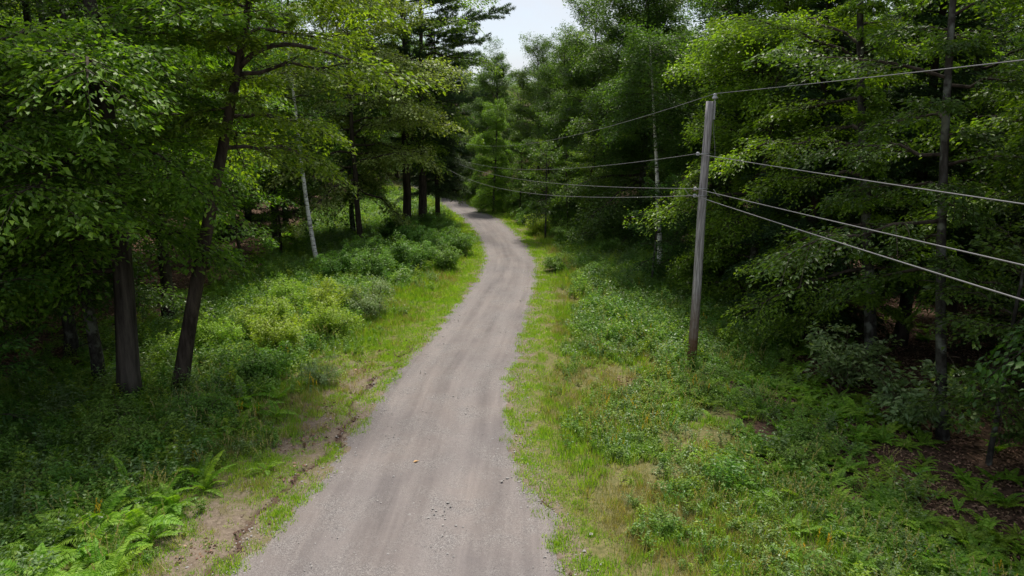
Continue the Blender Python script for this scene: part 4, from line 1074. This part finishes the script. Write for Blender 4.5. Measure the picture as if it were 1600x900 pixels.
def d_fern(x, y, d):
    r = d - e_right(y); l = -d - e_left(y)
    right = sstep(3.4, 5.0, r + 0.7 * wob(x, y, 0.8, 21)) * (1 - 0.8 * sstep(8.5, 10.5, r + 0.9 * wob(x, y, 0.9, 23))) * np.clip(0.55 + 0.7 * wob(x, y, 0.9, 22), 0.05, 1) * np.interp(y, [8, 22, 30], [1, 1, 0.5])
    left = sstep(3.2, 4.6, l) * (1 - sstep(10, 15, l)) * np.clip(0.5 + 0.6 * wob(x, y, 0.8, 24), 0.08, 1)
    return np.clip(np.maximum(right, left), 0, 1) * np.interp(y, [8, 20, 45, 70], [0.9, 0.8, 0.5, 0.25])
scatter_at('fern_cover', 'carpet of low ferns at the wood edges', P_fern, sample(206, -20, 15, 8, 50, 21000, d_fern), 0.5, 1.0, 0.16, far=0.3)
def d_litter(x, y, d):
    r = d - e_right(y); l = -d - e_left(y)
    right = 1.2 * sstep(5.5, 8, r) + 0.35 * np.exp(-((r - 3.6 - 0.5 * wob(x, y, 0.7, 3)) / 0.8) ** 2) * (wob(x, y, 0.9, 7) > 0)
    left = sstep(6.5, 9, l) + 0.22 * (l > 0.4) * (l < 3) * (wob(x, y, 1.8, 9) > -0.2)
    return np.clip(np.maximum(right, left), 0, 1) * np.interp(y, [8, 20, 60], [0.8, 0.7, 0.4])
scatter_at('leaf_litter', 'brown fallen leaves on the shaded forest floor', P_litter, sample(207, -26, 20, 8, 56, 26000, d_litter), 0.8, 1.4, 0.05)
def d_stone(x, y, d):
    r = d - e_right(y); l = -d - e_left(y)
    inside = (r < 0.55) & (l < 0.45)
    edge = np.exp(-(r / 0.45) ** 2) + np.exp(-(l / 0.35) ** 2)
    return np.clip(inside * (0.10 + 0.9 * edge) + 0.10 * ((l > 0) & (l < 2.4) & (y < 20)), 0, 1) * np.interp(y, [8, 14, 26, 40], [1, 0.7, 0.3, 0.0])
x, y, z, d, gq = sample(208, -9, 4, 7.5, 40, 12000, d_stone)
hl, hr = half_w(y)
z = np.where((d > -hl * 0.98) & (d < hr * 0.98), 0.05 * (1 - (d / np.where(d > 0, hr, hl)) ** 2) - 0.008, z)
scatter_at('loose_gravel', 'loose pebbles on the road and its edges', P_stone, (x, y, z, d, gq), 0.6, 1.3, 0.05)
gq = rng_of(209)
y = np.concatenate([gq.uniform(8, 23.5, 150), gq.normal(21.2, 0.5, 26), gq.normal(18.6, 0.35, 16)])
cx = np.interp(y, PATH[:, 1], PATH[:, 0]); x = cx - rut_x(y) + gq.normal(0, 0.09, len(y))
x2 = np.interp(np.linspace(8.8, 12.8, 40), PATH[:, 1], PATH[:, 0]); y2 = np.linspace(8.8, 12.8, 40)
x2 = x2 + half_w(y2)[1] - 0.1 + 0.25 * np.sin(y2 * 2.2) + gq.normal(0, 0.08, 40)
x, y = np.r_[x, x2], np.r_[y, y2]
scatter_at('soil_clods', 'dark soil clods along the washed out road edges', P_clod, (x, y, ground(x, y), None, gq), 0.25, 0.75, 0.3)

# ------------------------------------------------------------------ utility pole and wires
PX, PY = 5.42, 20.66
pz = gz(PX, PY)
pole = bpy.data.objects.new('utility_pole', None); COL.objects.link(pole); pole.location = (PX, PY, pz)
tag(pole, 'grey weathered wooden utility pole standing in the weeds on the right bank', 'utility pole')
a = Acc()
zz = np.r_[-0.5, 0, 0.4, np.linspace(1, 7.72 - pz, 12)]
pw = np.stack([0.10 * zz / 7.7, np.zeros_like(zz), zz], 1); pw[:, 0] += 0.012 * np.sin(zz * 0.9)
a.tube(pw, np.interp(zz, [0, 8], [0.14, 0.105]), 24)
shaft = link('shaft', a.mesh('shaft', M['pole'], True), pole)
def px_at(z): return 0.10 * z / 7.7 + 0.012 * math.sin(z * 0.9)
Hs = [7.88 - pz, 6.28 - pz, 5.30 - pz, 5.10 - pz]
# ridge pin with insulator on the top
a = Acc()
a.box((px_at(7.5) + 0.135, 0.0, 7.48 - pz), (0.05, 0.06, 0.50)); link('pole_top_bracket', a.mesh('bracket', M['galv']), pole)
a = Acc(); zt = Hs[0]
a.tube([(px_at(7.6) + 0.135, 0, 7.72 - pz), (px_at(7.6) + 0.135, 0, zt - 0.10)], 0.018, 8)
prof = [(-0.10, 0.035), (-0.09, 0.075), (-0.05, 0.08), (-0.035, 0.055), (-0.015, 0.05), (0.0, 0.04), (0.02, 0.055), (0.045, 0.05), (0.055, 0.02)]
a.tube([(px_at(7.6) + 0.135, 0, zt + q) for q, r in prof], [r for q, r in prof], 14)
link('insulator', a.mesh('insulator', M['porcelain'], True), pole)
for i in (1, 2, 3):
    z = Hs[i]; a = Acc(); xx = px_at(z)
    a.tube([(xx - 0.16, -0.02, z), (xx - 0.28, -0.02, z)], 0.014, 8)
    pr = [(0.0, 0.02), (0.01, 0.045), (0.035, 0.05), (0.05, 0.032), (0.065, 0.05), (0.09, 0.045), (0.10, 0.015)]
    a.tube([(xx - 0.235, -0.02, z - 0.05 + q) for q, r in pr], [r for q, r in pr], 12)
    link('spool_insulator', a.mesh('spool', M['porcelain'], True), pole)
    a = Acc(); rr = float(np.interp(z, [0, 8], [0.14, 0.105])) + 0.006
    th = np.linspace(0, 2 * PI, 21)
    a.tube(np.stack([xx + rr * np.cos(th), rr * np.sin(th), np.full(21, z)], 1), 0.013, 6, False)
    link('clamp_band', a.mesh('band', M['galv'], True), pole)
a = Acc()      # bare tail hanging from the pole top
a.tube(resample([(px_at(7.3) + 0.14, 0.03, 7.35 - pz), (0.26, 0.04, 6.9 - pz), (0.34, 0.05, 6.45 - pz), (0.36, 0.05, 6.2 - pz), (0.33, 0.05, 6.0 - pz)], 12), 0.009, 5)
link('hanging_lead', a.mesh('lead', M['wire'], True), pole)
for (x0, z0, sgn) in ((-0.55, Hs[2], -1), (0.28, Hs[2] - 0.02, 1)):
    a = Acc()
    a.tube(resample([(px_at(5) + x0, -0.06, z0), (px_at(5) + x0 + 0.07, -0.07, z0 - 0.08), (px_at(5) + x0 + 0.10, -0.07, z0 - 0.17), (px_at(5) + x0 + 0.20, -0.08, z0 - 0.19)], 10), 0.010, 5)
    link('loose_tie', a.mesh('tie', M['wire'], True), pole)

NEAR, FAR = np.array([7.9, -22.0]), np.array([-11.5, 92.0])
def wire(h, hn, hf, sag_n, sag_f, r, label, dx=0.0, far_dx=0.0):
    c0 = np.array([PX + dx, PY, h + pz])
    t = np.linspace(0, 1, 60)[:, None]
    n0 = np.array([NEAR[0], NEAR[1], hn]); f0 = np.array([FAR[0] + far_dx, FAR[1], hf])
    A = n0 * (1 - t) + c0 * t; A[:, 2] -= (sag_n * 4 * t * (1 - t))[:, 0]
    B = c0 * (1 - t) + f0 * t; B[:, 2] -= (sag_f * 4 * t * (1 - t))[:, 0]
    a = Acc(); a.tube(np.concatenate([A, B[1:]]), r, 6)
    o = link('overhead_wire', a.mesh('wire', M['wire'], True)); tag(o, label, 'wire', 'overhead wires')
wire(Hs[0] + 0.05, 7.95, 8.1, 0.16, 2.3, 0.008, 'topmost overhead wire, running from the tip of the pole', 0.24)
wire(Hs[1], 6.2, 6.2, 0.16, 1.9, 0.009, 'second overhead wire from the top', -0.18)
wire(Hs[2], 5.95, 5.4, 0.08, 1.45, 0.010, 'third overhead wire from the top, just above the lowest', -0.18)
wire(Hs[3], 5.45, 4.7, 0.22, 1.9, 0.011, 'lowest and thickest overhead wire', -0.18)

# ------------------------------------------------------------------ small single things
a = Acc(); a.leaves([(0, 0, 0), (0.01, 0.0, 0.004)], [(1, 0.3, 0.25), (1, 0.3, 0.25)], [(0, 0, 1), (0, 0.25, 1)], [0.14, 0.13], [0.09, 0.06], 0.25)
o = link('fallen_leaf', a.mesh('fallen_leaf', plain_mat('tan_leaf', (0.50, 0.30, 0.13), 0.6)), None, (-2.11, 14.07, 0.055))
tag(o, 'single tan fallen leaf lying on the gravel road', 'leaf')
a = Acc(); stony(1, 0.0, 0.045, 0.045)(a, rng_of(7))
o = link('pale_stone', a.mesh('pale_stone', plain_mat('pale_stone', (0.36, 0.34, 0.31), 0.85, vary=0.3)), None, (1.38, 11.33, gz(1.38, 11.33) + 0.03))
tag(o, 'small pale stone in the bright grass at the right road edge', 'stone')
